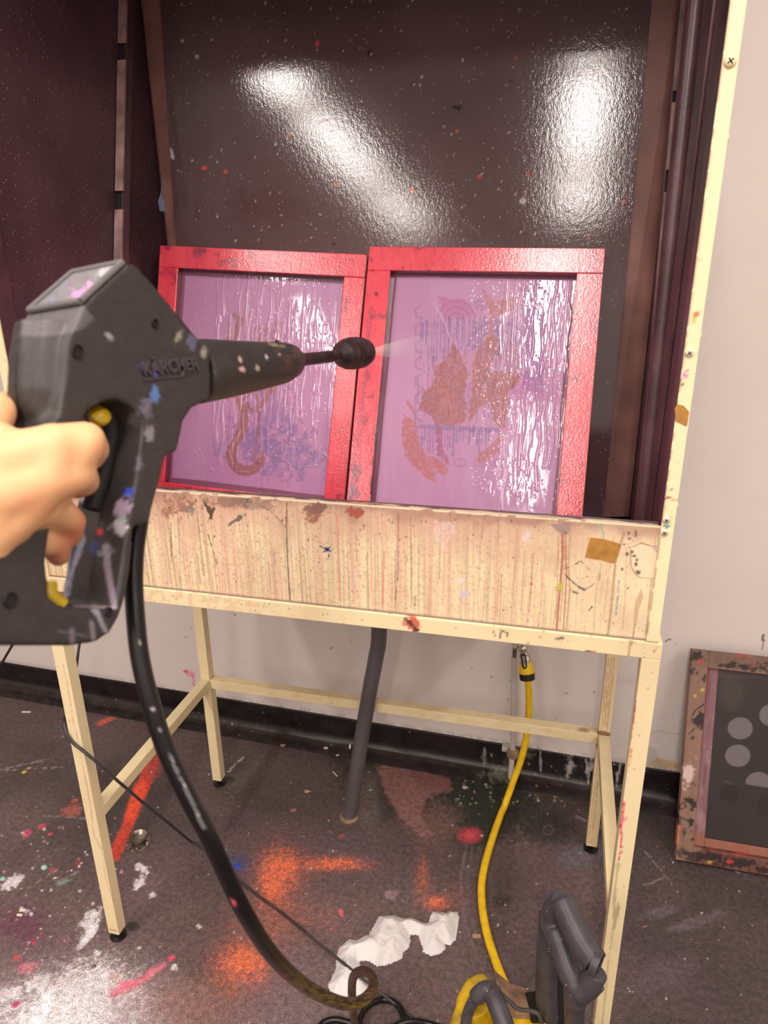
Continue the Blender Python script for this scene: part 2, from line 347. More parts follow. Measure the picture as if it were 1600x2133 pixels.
    p.stroke([(10, 2075), (40, 2062)], [14, 8], (220, 214, 220), .8, 3, 4)
    for q in [(92, 1807, 6, 5, (170, 225, 215)), (5, 1831, 5, 5, (170, 225, 215)), (130, 1838, 18, 4, (120, 150, 140)), (88, 1722, 8, 5, (196, 80, 96)), (56, 1736, 10, 6, (196, 80, 96)), (105, 1738, 5, 3, (220, 70, 80)), (150, 1687, 20, 12, (168, 96, 84)), (155, 1668, 8, 5, (196, 96, 84)), (110, 1812, 6, 4, (200, 60, 70)), (160, 1800, 8, 5, (130, 66, 60)), (70, 1961, 5, 6, (235, 60, 90)), (85, 1944, 3, 3, (235, 60, 90)), (32, 1995, 9, 7, (200, 80, 70)), (45, 2012, 5, 6, (190, 40, 90)), (32, 2092, 9, 6, (190, 30, 110)), (60, 2015, 20, 10, (210, 130, 140)), (215, 1505, 14, 4, (206, 96, 74)), (222, 1500, 14, 4, (206, 96, 74)), (710, 1902, 5, 12, (216, 96, 116)), (690, 1935, 3, 3, (226, 80, 100)), (768, 1805, 3, 2, (226, 80, 90)), (610, 1688, 10, 3, (186, 110, 120)), (712, 1742, 5, 4, (186, 90, 100)), (50, 1608, 5, 3, (220, 200, 60)), (60, 1600, 5, 2, (220, 170, 60)), (1215, 1780, 48, 22, (104, 98, 106)), (1375, 1900, 40, 12, (96, 86, 90)), (1450, 1920, 60, 12, (98, 88, 90)), (1380, 2030, 60, 30, (88, 76, 80)), (815, 1862, 12, 9, (150, 128, 128)), (1345, 1930, 6, 2, (170, 110, 120))]:
        p.blob(q[0], q[1], q[2], q[3], q[4], .85, .35, .5, -.3)
    p.blob(40, 1925, 50, 40, (104, 50, 78), .6, .6, .4); p.blob(110, 1980, 60, 60, (96, 66, 80), .4, .7, .4)
    for a, b in [((15, 1600), (100, 1582)), ((60, 1850), (120, 1810)), ((120, 1836), (165, 1815)), ((0, 1605), (130, 1598)), ((90, 1700), (190, 1705)), ((1340, 1770), (1400, 1840)), ((1380, 1830), (1340, 1845)), ((1200, 1700), (1280, 1735))]:
        p.stroke([a, b], 1.3, (150, 142, 138), .5, 1.2, 2)
    p.stroke([(972, 1760), (960, 1830), (964, 1900), (985, 1970), (1010, 2030)], 2, (128, 110, 118), .6, 2)
    p.stroke([(985, 1760), (975, 1830), (978, 1900), (998, 1960)], 2, (110, 94, 100), .5, 3)
    for cx, cy in ((278, 1929), (477, 1625)):
        p.blob(cx, cy, 15 if cy > 1800 else 13, 11 if cy > 1800 else 8, (58, 52, 54), .9, .1, .02); p.stroke([(cx+15*math.cos(t), cy+11*math.sin(t)) for t in np.linspace(-2.2, 1.4, 14)], .8, (110, 100, 102), .6, 1)
    p.stroke([(1142+11*math.cos(t), 1729+9*math.sin(t)) for t in np.linspace(0, 6.28, 18)], 1.4, (90, 96, 88), .7, 1)
    p.blob(1047, 1875, 18, 16, (52, 44, 42), .6, .4, .2)
    p.stroke([(476, 1608), (492, 1590), (506, 1578)], 1.6, (200, 196, 196), .6, 1, 2)
    p.specks((0, 1480, 1600, 2133), 260, (.7, 1.9), [(214, 206, 200), (214, 206, 200), (190, 90, 90), (170, 160, 150)], .8)
    p.specks((950, 1590, 1180, 1680), 110, (.8, 3), [(205, 200, 185), (160, 165, 130), (130, 120, 100)], .8)
    p.specks((0, 1700, 260, 2133), 130, (1, 3), [(230, 224, 224), (205, 120, 130), (200, 160, 160)], .85)
    return p.C
fl = grid('floor', xs, ys, lambda x, y: np.stack([x, y, 0*x], 1), m_floor, paint=floor_paint); fl['kind'] = 'structure'
zs = np.unique(np.concatenate([[.0, .05], np.arange(.08, .56, .0035), np.arange(.56, 2.0, .012), np.linspace(2.0, CEIL, 4)]))
xw = np.unique(np.concatenate([np.linspace(-3, -.5, 5), np.arange(-.5, 1.60, .0035), np.linspace(1.6, 3.6, 6)]))
def wall_paint(Q):
    n = fbm(Q[:, 0]*4, Q[:, 2]*4, 40, 4)
    C = lin((224, 214, 209))*(1-n[:, None]) + lin((233, 225, 219))*n[:, None]; p = Paint(Q, C)
    p.blob(388, 1399, 6, 4, (226, 60, 110), .95, .4, .4, .3); p.blob(397, 1404, 10, 5, (240, 150, 175), .8, .4, .5, .2); p.stroke([(400, 1405), (405, 1418), (402, 1424), (407, 1430)], 1.6, (236, 120, 150), .9, 1)
    p.stroke([(1591, 1322), (1588, 1330), (1592, 1338)], 2, (40, 30, 34), .95, 1, 1); p.stroke([(1590, 1340), (1588, 1352)], 1.4, (110, 100, 98), .7, 1)
    p.stroke([(1386, 1337), (1390, 1333)], 1.3, (60, 50, 50), .9, .8); p.stroke([(1393, 1332), (1397, 1333)], 1.3, (60, 50, 50), .9, .8)
    p.blob(1385, 1590, 35, 9, (214, 178, 120), .75, .4, .8, .15); p.blob(1398, 1608, 16, 4, (190, 140, 80), .9, .3, .5, .15); p.blob(1362, 1595, 20, 6, (228, 206, 160), .7, .4, .8)
    p.stroke([(1346, 1530), (1375, 1522), (1400, 1528), (1416, 1530)], 1.5, (196, 184, 178), .6, 1.5); p.stroke([(1350, 1550), (1372, 1555)], 2, (244, 238, 232), .8, 1.5)
    for q in [(1062, 1417), (1024, 1410), (1060, 1456), (1180, 1444), (1238, 1442), (690, 1350), (489, 1281), (387, 1327)]: p.blob(q[0], q[1], 2, 2, (120, 108, 104), .8, .4, .3)
    p.blob(1305, 1420, 26, 8, (206, 196, 190), .5, .7, .5); p.specks((0, 1300, 1600, 1620), 40, (.8, 1.8), [(150, 140, 136)], .6)
    p.mix(.4*(1-sstep(0, .02, Q[:, 2]-BH))*(fbm(Q[:, 0]*60, Q[:, 2]*60, 4) > .5), (150, 140, 134))
    p.stroke([(1458, 538), (1480, 541)], .8, (120, 110, 100), .5, .8)
    return p.C
wl = grid('wall_back', xw, zs, lambda x, z: np.stack([x, wallY(x), z], 1), m_wall, paint=wall_paint); wl['kind'] = 'structure'
# coved vinyl skirting
prof = [(.0005, BH), (.0035, BH-.0006), (.0045, BH-.003), (.0045, .032)] + [(.0045+.030*(1-math.cos(t)), .001+.030*(1-math.sin(t))) for t in np.linspace(.05, math.pi/2, 9)] + [(.05, .0009), (.065, .0003)]
prof = np.array(prof); seg = np.concatenate([[0], np.cumsum(np.hypot(*np.diff(prof, axis=0).T))])
sv = np.unique(np.concatenate([np.arange(0, seg[-1], .004), seg])); xb = np.unique(np.concatenate([np.linspace(-3, -.5, 5), np.arange(-.5, 1.6, .004), np.linspace(1.6, 3.6, 4)]))
def base_fn(x, s): return np.stack([x, wallY(x)-np.interp(s, seg, prof[:, 0]), np.interp(s, seg, prof[:, 1])], 1)
def base_paint(Q):
    n = fbm(Q[:, 0]*10, Q[:, 2]*25, 44, 4); z = Q[:, 2]
    C = lin((26, 23, 23))*(1-n[:, None]) + lin((50, 44, 44))*n[:, None]; p = Paint(Q, C)
    p.mix(.5*(1-sstep(.0, .03, z))*n, (84, 74, 72)); p.mix(.35*(1-sstep(.0, .008, z)), (74, 64, 64))
    W = (222, 216, 212)
    p.stroke([(1126, 1567), (1126, 1605)], [1.8, 1.6], W, .9, .8, .6); p.blob(1186, 1600, 9, 12, W, .6, .5, 1.2); p.stroke([(1191, 1573), (1186, 1600), (1180, 1620)], [2, 3, 1.5], W, .6, 1.5, 2)
    for x, y0, y1 in [(1010, 1560, 1592), (1222, 1583, 1610), (1226, 1600, 1632), (1232, 1580, 1605), (1238, 1590, 1608), (1292, 1592, 1612), (1286, 1610, 1636)]: p.stroke([(x, y0), (x-1, y1)], [2.4, 1.2], W, .75, 1, 1.2)
    p.blob(1228, 1597, 10, 8, W, .6, .5, 1.); p.blob(1007, 1575, 5, 16, (180, 176, 172), .5, .5, 1.); p.blob(1085, 1570, 18, 12, (150, 146, 138), .5, .5, 1.2)
    p.blob(1035, 1612, 26, 12, (150, 152, 130), .6, .6, 1.2); p.specks((1000, 1560, 1350, 1640), 60, (.8, 2), [W, (150, 150, 130)], .7)
    p.specks((0, 1390, 1400, 1560), 60, (.8, 1.6), [(190, 184, 180)], .7)
    return p.C
bb = grid('baseboard_back', xb, sv, base_fn, m_base, paint=base_paint, flip=True); bb['kind'] = 'structure'
def room_slab(name, *b, mat=m_plainwall):
    o = MB().box(*b).build(name, mat); o['kind'] = 'structure'; return o
room_slab('ceiling', -3, 3.6, -5.6, .80, CEIL, CEIL+.05, mat=m_ceil)
room_slab('wall_left', -3.05, -3, -5.6, .80, 0, CEIL); room_slab('wall_right', 3.6, 3.65, -5.6, .80, 0, CEIL); room_slab('wall_front', -3.05, 3.65, -5.65, -5.6, 0, CEIL)
places = ['above the booth, left of it', 'second along on the left row', 'far end of the left row', 'above and behind the viewer', 'second along in the middle row', 'far end of the middle row', 'nearest on the right row', 'second along on the right row']
for (x, y), pl in zip(LAMPS, places):
    t = thing('ceiling_light', 'white fluorescent tube light on the ceiling, '+pl, 'ceiling light', (x, y, CEIL), 'tube lights on the ceiling')
    MB().box(x-.06, x+.06, y-.72, y+.72, CEIL-.05, CEIL).build('housing', m_fix, t, bevel=.004)
    MB().lathe((x, y-.68, CEIL-.075), (0, 1, 0), [(0, .014), (1.36, .014)], 16).build('lamp_tube', m_tube, t, smooth=True)
    for e in (-.70, .70): MB().box(x-.02, x+.02, y+e-.02, y+e+.02, CEIL-.10, CEIL-.05).build('tube_holder', m_fix, t, bevel=.003)
    lamp_light(0, 0, -.112, .13, 1.36, t)

# ------------------------------------------------------------------ stand
TW = .0256; W_, D_ = 1.0147, .5025; ZR, ZC, ZB = .8559, .3438, .02
def cream_paint(marks):
    def f(Q):
        p = Paint(Q, (240, 223, 178)); n = fbm(Q[:, 0]*30+Q[:, 1]*17, Q[:, 2]*8, 50, 3)
        p.mix(.25*sstep(.5, .8, n), (226, 202, 156)); marks(p); return p.C
    return f
stand = thing('metal_stand', 'cream painted square tube stand with four legs carrying the washout booth', 'stand', (W_/2, D_/2, 0))
def dense_box(name, x0, x1, y0, y1, z0, z1, mat, parent, paint, step=.004, round_=.0012):
    """box with a fine lattice on every face so that paint shows"""
    me = None; bm = bmesh.new()
    def face(o, a, b, na, nb):
        vs = [[bm.verts.new(o+a*(i/na)+b*(j/nb)) for i in range(na+1)] for j in range(nb+1)]
        for j in range(nb):
            for i in range(na): bm.faces.new((vs[j][i], vs[j][i+1], vs[j+1][i+1], vs[j+1][i]))
    X, Y, Z = x1-x0, y1-y0, z1-z0; k = lambda L: max(1, min(400, int(L/step)))
    v = Vector
    face(v((x0,y0,z0)), v((X,0,0)), v((0,0,Z)), k(X), k(Z)); face(v((x1,y1,z0)), v((-X,0,0)), v((0,0,Z)), k(X), k(Z))
    face(v((x0,y1,z0)), v((0,-Y,0)), v((0,0,Z)), k(Y), k(Z)); face(v((x1,y0,z0)), v((0,Y,0)), v((0,0,Z)), k(Y), k(Z))
    face(v((x0,y0,z1)), v((X,0,0)), v((0,Y,0)), k(X), k(Y)); face(v((x0,y1,z0)), v((X,0,0)), v((0,-Y,0)), k(X), k(Y))
    bmesh.ops.remove_doubles(bm, verts=bm.verts, dist=1e-5); me = bpy.data.meshes.new(name); bm.to_mesh(me); bm.free()
    set_col(me, paint(verts_np(me)))
    o = link_mesh(name, me, mat, parent)
    b = o.modifiers.new('bevel', 'BEVEL'); b.width = round_; b.segments = 2; b.limit_method = 'ANGLE'; b.angle_limit = 1.0
    return o
BR = (170, 120, 96)
def marks_fl(p):
    p.stroke([(132, 1385), (140, 1420), (152, 1500), (165, 1550), (178, 1620), (190, 1690), (196, 1740), (212, 1770)], .9, (196, 140, 120), .7, .8, .5)
    p.stroke([(212, 1775), (222, 1840), (238, 1880)], .8, BR, .5, .8); p.stroke([(228.5, 1936), (243, 1939)], .7, (60, 40, 30), .9, .6)
    p.mix(.25*sstep(1750, 1930, p.V), (222, 190, 140)); p.specks((110, 1350, 260, 1940), 26, (.8, 1.8), [(120, 96, 70), (190, 150, 110)], .7)
def marks_fr(p):
    p.stroke([(1324, 1460), (1318, 1520), (1314, 1560), (1308, 1610), (1302, 1650)], [.6, .9, 1.5, .8, .8], (216, 70, 84), .9, .7, .8)
    p.stroke([(1302, 1650), (1296, 1700), (1293, 1722), (1295, 1750), (1293, 1775), (1288, 1792)], [1, 2, 2.4, 2, 2, 1], (226, 40, 90), .95, .8, 1)
    p.stroke([(1296, 1712), (1308, 1702)], [3, 2], (240, 130, 150), .8, 1, 1)
    G = (176, 158, 116)
    p.stroke([(1288, 1800), (1283, 1840), (1280, 1880), (1278, 1893)], [4, 2, 3, 2], G, .7, 1, .8); p.poly([(1288, 1880), (1291, 1890), (1285, 1925), (1276, 1945), (1277, 1900)], G, .8, .5)
    p.stroke([(1276, 1945), (1268, 1990), (1262, 2060), (1256, 2120), (1252, 2150)], [1, 1.5, 2.4, 2.4, 3], (180, 160, 120), .6, 1, .6)
    p.specks((1230, 1400, 1390, 2133), 36, (1, 2.4), [(196, 176, 130), (150, 120, 90)], .7); p.blob(1350, 1434, 3, 3, (206, 180, 130), .8, .4, .1)
def marks_br(p):
    p.mix(.45*sstep(1560, 1700, p.V), (206, 174, 128))
    for x in (1268, 1274, 1280): p.stroke([(x, 1370), (x-8, 1440), (x-16, 1520), (x-20, 1560)], [1.5, 2.5, 1.5, 1], (196, 150, 108), .6, 1.2, 1)
    for x in (1256, 1262): p.stroke([(x-8, 1560), (x-20, 1660), (x-30, 1755)], 1.4, (176, 146, 100), .7, 1, 1)
    p.blob(1256, 1528, 16, 6, (120, 66, 54), .85, .3, .5, .1); p.blob(1244, 1548, 5, 10, (110, 70, 56), .8, .4, .3); p.specks((1210, 1360, 1300, 1760), 14, (.8, 1.6), [(110, 80, 60)], .8)
marks_none = lambda p: p.specks((350, 1240, 520, 1660), 8, (.6, 1.2), [(150, 120, 90)], .6)
for (x, y, mk) in ((0, 0, marks_fl), (W_-TW, 0, marks_fr), (0, D_-TW, marks_none), (W_-TW, D_-TW, marks_br)):
    lg = dense_box('leg', x, x+TW, y, y+TW, ZB, ZR-TW, m_creamd, stand, cream_paint(mk), .0024)
    cx, cy = x+TW/2, y+TW/2
    MB().lathe((cx, cy, 0), (0, 0, 1), [(0, .0150), (.002, .0168), (.005, .0168), (.007, .012), (.0085, .0058), (.023, .0058)], 24).build('levelling_foot', m_black, lg, smooth=True)
def marks_rail(p):
    n = fbm(p.U/9, p.V/9, 61, 4)
    p.mix(.5*(1-sstep(420, 760, p.U))*sstep(.5, .62, n), (222, 176, 146)); p.specks((280, 1225, 1000, 1340), 170, (.5, 1.6), [(110, 60, 50), (150, 90, 70)], .8)
    p.blob(857, 1299, 15, 12, (206, 70, 60), .85, .35, 1.3, .6); p.stroke([(845, 1288), (868, 1312)], [4, 5], (60, 30, 34), .8, 1.5, 2)
    p.stroke([(1028, 1298), (1026, 1312), (1032, 1325)], 1.2, (60, 40, 36), .8, .8, .5); p.stroke([(1046, 1302), (1041, 1330), (1046, 1314), (1057, 1318), (1056, 1326)], 1.2, (50, 34, 32), .85, .8, .5)
    p.stroke([(1219, 1357), (1231, 1358)], 2.2, (80, 80, 60), .95, .6); p.stroke([(1232, 1358), (1240, 1359)], 2.2, (236, 130, 100), .95, .6)
    p.poly([(1309, 1333), (1322, 1335), (1316, 1345), (1310, 1369), (1306, 1369), (1311, 1350)], (160, 134, 100), .75, .5); p.stroke([(1363, 1358), (1367, 1350)], 1.4, (130, 84, 60), .9, .8)
    p.blob(1165, 1330, 9, 3, (70, 60, 56), .8, .4, .6); p.specks((1000, 1310, 1380, 1400), 30, (1, 2.2), [(206, 178, 130), (150, 110, 80)], .7)
    p.stroke([(548, 1266), (552, 1258), (556, 1266)], 1, (120, 130, 160), .5, 1, .5)
dense_box('front_rail', 0, W_, 0, TW, ZR-TW, ZR, m_creamd, stand, cream_paint(marks_rail), .002)
dense_box('back_rail', TW, W_-TW, D_-TW, D_, ZR-TW, ZR, m_creamd, stand, cream_paint(marks_none), .01)
for x in (0, W_-TW):
    o = MB().box(x, x+TW, TW, D_-TW, ZR-TW, ZR).build('side_rail', m_cream, stand, bevel=.0012)
    o = MB().box(x+.0005, x+TW-.0005, TW, D_-TW, ZC-TW, ZC).build('side_stretcher', m_cream, stand, bevel=.0012)
dense_box('back_stretcher', TW, W_-TW, D_-TW+.0003, D_-.0003, ZC-TW, ZC, m_creamd, stand, cream_paint(lambda p: (p.mix(.3*sstep(.5, .7, fbm(p.U/20, p.V/5, 5)), (210, 186, 130)), p.blob(1215, 1520, 12, 5, (150, 90, 70), .7, .5, .6), p.stroke([(687, 1450), (690, 1466)], .7, (120, 90, 70), .6, .8))), .004)

# ------------------------------------------------------------------ washout booth
BX0, BX1 = .006, 1.0086; AT = 1.0283; ZT = 1.93; FY = .0045; BYB = .530
booth = thing('washout_booth', 'tall cream washout booth with dark maroon stained inside and dripping front apron', 'booth', (W_/2, D_/2, ZR))
Ls = [1.5, 3.5, 6.3]
def apron_paint(Q):
    x, z = Q[:, 0], Q[:, 2]; p = Paint(Q, (242, 224, 182)); t = (z-ZR)/(AT-ZR); U, V = p.U, p.V
    xx = x + .0035*(fbm(x*8, z*6, 70, 2)-.5)
    st = fbm(xx*230, z*3.0, 71, 4); st2 = fbm(xx*620, z*6+3, 72, 2); st3 = fbm(xx*70, z*1.2, 73, 2); n = fbm(x*28, z*28, 74, 4)
    zone = 1-sstep(900, 1280, U)*.75
    p.mix(.42*sstep(.42, .7, st)*zone, (206, 166, 138)); p.mix(.42*sstep(.5, .75, st2)*zone, (170, 128, 104)); p.mix(.35*sstep(.45, .7, st3)*zone, (226, 176, 156))
    p.mix(.33*sstep(.6, .75, fbm(x*330, z*330, 78, 2))*(.4+.6*(1-sstep(900, 1300, U))), (160, 120, 100))
    p.mix(.65*sstep(.45, .95, t+.35*(n-.5))*(1-.5*sstep(1150, 1350, U)), (206, 160, 140)); p.mix(.6*sstep(.86, .99, t+.3*(n-.5)), (150, 110, 96))
    p.mix(.25*sstep(.5, .75, n), (214, 174, 150))
    DK = (110, 84, 70)
    for pts, wd, c, a in [([(597, 1048), (597, 1120), (600, 1180), (604, 1250)], 1.5, (112, 96, 82), .85), ([(597, 1100), (560, 1060), (540, 1052)], .9, (130, 104, 90), .7), ([(356, 1090), (357, 1170)], 1, DK, .8), ([(433, 1112), (452, 1175)], .9, (90, 60, 50), .85), ([(370, 1065), (378, 1225)], .8, DK, .6),
        ([(702, 1075), (705, 1130), (708, 1250)], 1.4, (220, 120, 120), .65), ([(741, 1110), (743, 1170)], .9, (110, 100, 80), .8), ([(830, 1070), (829, 1200), (822, 1265)], 1., (120, 104, 84), .7), ([(855, 1080), (858, 1255), (865, 1262), (866, 1240)], 1.2, (150, 124, 90), .7), ([(800, 1150), (797, 1260)], 2.2, (214, 120, 110), .55), ([(928, 1100), (922, 1260)], 3, (236, 170, 150), .55), ([(1010, 1060), (1004, 1120)], 1.2, (130, 96, 80), .6),
        ([(1172, 1105), (1172, 1160), (1165, 1240), (1160, 1310)], 2.8, (176, 100, 84), .8), ([(1178, 1105), (1180, 1200), (1174, 1310)], 1.8, (190, 110, 90), .8), ([(1164, 1120), (1160, 1250), (1152, 1310)], 1.1, (176, 126, 100), .7), ([(1188, 1100), (1184, 1180), (1187, 1225), (1180, 1310)], 2.2, (196, 164, 126), .8), ([(1300, 1110), (1282, 1172), (1274, 1260), (1266, 1325)], 2.4, (176, 144, 110), .8), ([(1250, 1170), (1240, 1250), (1236, 1325)], 1., (196, 156, 120), .6),
        ([(1130, 1180), (1127, 1250), (1121, 1310)], 1.3, (232, 160, 140), .8), ([(1105, 1140), (1108, 1200), (1098, 1300)], 1.4, (240, 180, 156), .7), ([(1305, 1140), (1302, 1250), (1297, 1310)], 1.2, (206, 166, 130), .7), ([(1358, 1205), (1352, 1260), (1345, 1333)], .7, (120, 92, 70), .7), ([(1362, 1100), (1366, 1150)], 1, (214, 130, 110), .5)]:
        p.stroke(pts, wd, c, a, .8, .6)
    for k in range(70):
        x0 = RNG.uniform(300, 1300); y0 = 1030+(x0-330)*.0737+RNG.uniform(0, 130); L = RNG.uniform(30, 170); k2 = (854-x0)/4000
        p.stroke([(x0, y0), (x0+k2*L, y0+L)], RNG.uniform(.5, 1.5), [(190, 140, 112), (214, 150, 130), (150, 124, 100), (236, 178, 156)][k % 4], RNG.uniform(.3, .7), .8, .5)
    for pts, wd, c in [([(425, 1045), (436, 1062), (442, 1082)], [2, 5, 2], (40, 34, 34)), ([(445, 1060), (434, 1085)], [3, 1], (60, 50, 50)), ([(476, 1094), (500, 1078)], [2, 5], (84, 84, 92)), ([(512, 1040), (513, 1055)], [2, 1.4], (110, 150, 180)),
        ([(668, 1138), (688, 1148)], [1.5, 2], (30, 56, 110)), ([(675, 1150), (690, 1138)], [1.6, 1], (30, 50, 100)), ([(680, 1142), (686, 1158)], [1.8, 1.6], (30, 50, 100)), ([(1226, 1272), (1233, 1264)], [1, 2.2], (40, 30, 30)), ([(1194, 1232), (1203, 1236)], [3, 2], (90, 80, 80)), ([(1184, 1205), (1205, 1222), (1218, 1229)], [1, 1.6, 3.4], (70, 60, 66)), ([(1218, 1229), (1240, 1215)], [2.5, 1], (180, 150, 130)), ([(1174, 1192), (1184, 1205)], [.8, 1.4], (120, 96, 80)), ([(1176, 1186), (1210, 1168), (1232, 1192)], .6, (150, 124, 96)), ([(1290, 1200), (1288, 1240), (1283, 1280)], [1.4, 1.2, 1.6], (130, 150, 170)), ([(1156, 1318), (1168, 1322)], [1.4, 3], (60, 50, 56)), ([(1253, 1175), (1249, 1210)], 1, (140, 160, 130))]:
        p.stroke(pts, wd, c, .85, .8, 1.2)
    p.blob(373, 1055, 26, 18, (150, 92, 74), .7, .5, 1.2); p.blob(395, 1064, 18, 9, (120, 110, 116), .6, .4, 1.2); p.blob(470, 1045, 40, 8, (120, 86, 76), .6, .5, 1.); p.blob(660, 1068, 24, 16, (142, 78, 64), .75, .45, 1.1); p.blob(738, 1066, 16, 11, (170, 74, 62), .85, .35, .9); p.blob(540, 1052, 30, 10, (110, 86, 84), .5, .5, 1.); p.blob(665, 1060, 20, 8, (110, 90, 96), .5, .5, 1.)
    p.poly([(1146, 1092), (1190, 1088), (1186, 1108), (1174, 1113), (1162, 1108)], (168, 140, 136), .9, 1.2); p.poly([(990, 1080), (1004, 1078), (1018, 1098), (1008, 1106)], (206, 160, 140), .7, 1.); p.poly([(905, 1085), (950, 1088), (948, 1110), (930, 1130), (928, 1165), (915, 1130), (900, 1118)], (226, 206, 206), .6, 3, texture=.7); p.blob(1097, 1120, 8, 10, (232, 214, 220), .8, .4, 1.2); p.blob(966, 1237, 9, 6, (206, 196, 216), .8, .4, 1.3); p.blob(958, 1212, 8, 4, (232, 220, 216), .8, .4, 1.2)
    p.blob(1166, 1222, 5, 7, (196, 196, 60), .9, .4, .3); p.blob(1107, 1217, 3, 3, (226, 90, 80), .9, .4, .5); p.stroke([(1250, 1095), (1257, 1110), (1258, 1160)], [4, 2.5, 1.5], (150, 176, 150), .7, 1.5, 1)
    p.poly([(1316, 1136), (1330, 1132), (1352, 1138), (1384, 1162), (1378, 1205), (1335, 1204), (1316, 1180)], (246, 226, 190), .6, 1.5); p.stroke([(1316, 1140), (1336, 1131), (1352, 1136), (1370, 1140)], 1.1, (140, 110, 90), .8, .8, .5); p.stroke([(1335, 1203), (1376, 1206)], .8, (190, 150, 120), .8, .7); p.stroke([(1314, 1146), (1314, 1178), (1325, 1198), (1334, 1203)], 1.2, (150, 124, 110), .8, .9, .5); p.stroke([(1362, 1142), (1382, 1160)], [3.5, 2.5], (206, 186, 196), .9, 1, 1)
    for q in [(1310, 1110, 2, 4), (1312, 1122, 4, 3), (1325, 1110, 2.4, 7), (1300, 1134, 3, 2), (1322, 1158, 4, 2.5), (1327, 1166, 3, 3), (1325, 1175, 3, 4), (1330, 1192, 5, 4), (1317, 1150, 3, 3), (1296, 1186, 3, 4), (1306, 1154, 4, 4)]: p.blob(*q, (84, 64, 60), .85, .4, .5)
    p.poly([(1336, 1226), (1340, 1245), (1330, 1272), (1326, 1300), (1320, 1300), (1322, 1255)], (206, 168, 132), .8, .6); p.stroke([(1322, 1300), (1318, 1333)], 1.2, (160, 130, 96), .8, .8)
    p.specks((300, 1030, 1380, 1330), 330, (.6, 1.7), [(120, 90, 76), (150, 100, 80), (90, 70, 66), (200, 90, 90)], .7)
    p.specks((300, 1030, 1380, 1130), 130, (.6, 2.2), [(120, 90, 76), (90, 60, 56)], .7)
    p.mix((1-sstep(.0, .006, z-ZR-.0)), (120, 100, 100))       # darker seam above the rail
    p.mix(sstep(.978, .992, t)*(fbm(x*60, z*200, 8) > .36), (252, 236, 200))
    return p.C
grid('apron', np.arange(BX0+.0005, BX1-.001, .00105), np.arange(ZR, AT+.0001, .00105), lambda x, z: np.stack([x, FY+.0004+0*x, z], 1), m_creamd, booth, apron_paint, smooth=False)
MB().box(BX0, BX1, FY+.001, FY+.0035, ZR+.0005, AT-.001).build('apron_backing', m_cream, booth)
def lip_paint(Q):
    p = Paint(Q, (214, 190, 160)); y = Q[:, 1]; n = fbm(Q[:, 0]*45, y*200, 33, 4); dk = sstep(.010, .020, y)
    p.mix(sstep(.35, .65, n+dk*.5), (96, 70, 66)); p.mix((1-sstep(.004, .009, y))*.95, (250, 232, 196)); p.mix(.8*sstep(700, 1200, p.U)*sstep(.014, .018, y), (104, 98, 110)); return p.C
grid('apron_lip', np.arange(BX0+.002, BX1-.0175, .002), np.linspace(FY, FY+.016, 10), lambda x, y: np.stack([x, y, AT+.0004*(fbm(x*40, y*100, 3, 2)-.5)], 1), m_creamd, booth, lip_paint, smooth=False)
MB().box(BX0+.002, BX1-.0175, FY+.002, FY+.016, AT-.012, AT-.0008).build('lip_fold', m_dark2, booth, bevel=.0008)
def trim_paint(Q):
    p = Paint(Q, (245, 229, 184)); y = p.V
    p.blob(1450, 657, 4, 7, (236, 110, 40), .95, .4, .5, .5); p.blob(1446, 668, 4, 6, (250, 190, 60), .9, .4, .5, .5)
    p.blob(1427, 782, 5, 7, (226, 110, 190), .95, .3, .3); p.blob(1434, 772, 3, 4, (236, 90, 150), .9, .3, .5); p.stroke([(1417, 790), (1421, 802)], [1, 3], (40, 24, 30), .9, 1, .6)
    for q in [(1391, 1035, 3, 2), (1397, 1020, 2, 2), (1389, 1062, 2, 3)]: p.blob(*q, (40, 24, 26), .9, .4, .6)
    for q in [(1396, 1037, 2.5, 3), (1404, 1041, 4, 3), (1385, 1040, 1.5, 2)]: p.blob(*q, (220, 70, 70), .9, .4, .6)
    p.stroke([(1378, 1050), (1376, 1065)], 2, (210, 50, 50), .9, .8, .5)
    p.stroke([(1382, 1096), (1396, 1095)], [2.5, 2], (50, 150, 150), .9, .8, .8); p.stroke([(1388, 1090), (1386, 1105)], [1.5, 2], (50, 140, 150), .8, .8, .8); p.blob(1390, 1078, 8, 8, (120, 160, 150), .45, .5, .9)
    p.stroke([(1456, 540), (1475, 539)], .9, (110, 90, 70), .8, .7); p.specks((1370, 700, 1480, 1340), 46, (.7, 1.8), [(90, 60, 50), (150, 110, 90), (200, 120, 100)], .8)
    p.mix((1-sstep(.0, .004, Q[:, 2]-ZR)), (150, 126, 104)); p.mix(.5*(1-sstep(0, .0012, Q[:, 0]-(BX1-.0163)))*(abs(p.U-1450) < 400)*(fbm(Q[:, 2]*80, 0*Q[:, 2], 3) > .4), (120, 70, 66))
    return p.C
dense_box('front_trim', BX1-.0163, BX1, 0.0008, FY-.0002, ZR+.0004, ZT, m_creamd, booth, trim_paint, .0028, .0008)
dense_box('front_trim', BX0, BX0+.0163, 0.0008, FY-.0002, ZR+.0004, ZT, m_creamd, booth, cream_paint(lambda p: p.specks((0, 600, 60, 820), 10, (.6, 1.4), [(130, 90, 70)], .7)), .0028, .0008)
def skin_box(name, x0, x1, y0, y1, z0, z1, mat, bevel=.0006): return MB().box(x0, x1, y0, y1, z0, z1).build(name, mat, booth, bevel=bevel)
skin_box('outer_panel', BX0, BX0+.0025, FY, BYB, ZR+.0005, ZT, m_cream); skin_box('outer_panel', BX1-.0025, BX1, FY, BYB, ZR+.0005, ZT, m_cream)
IX0, IX1 = .014, 1.000
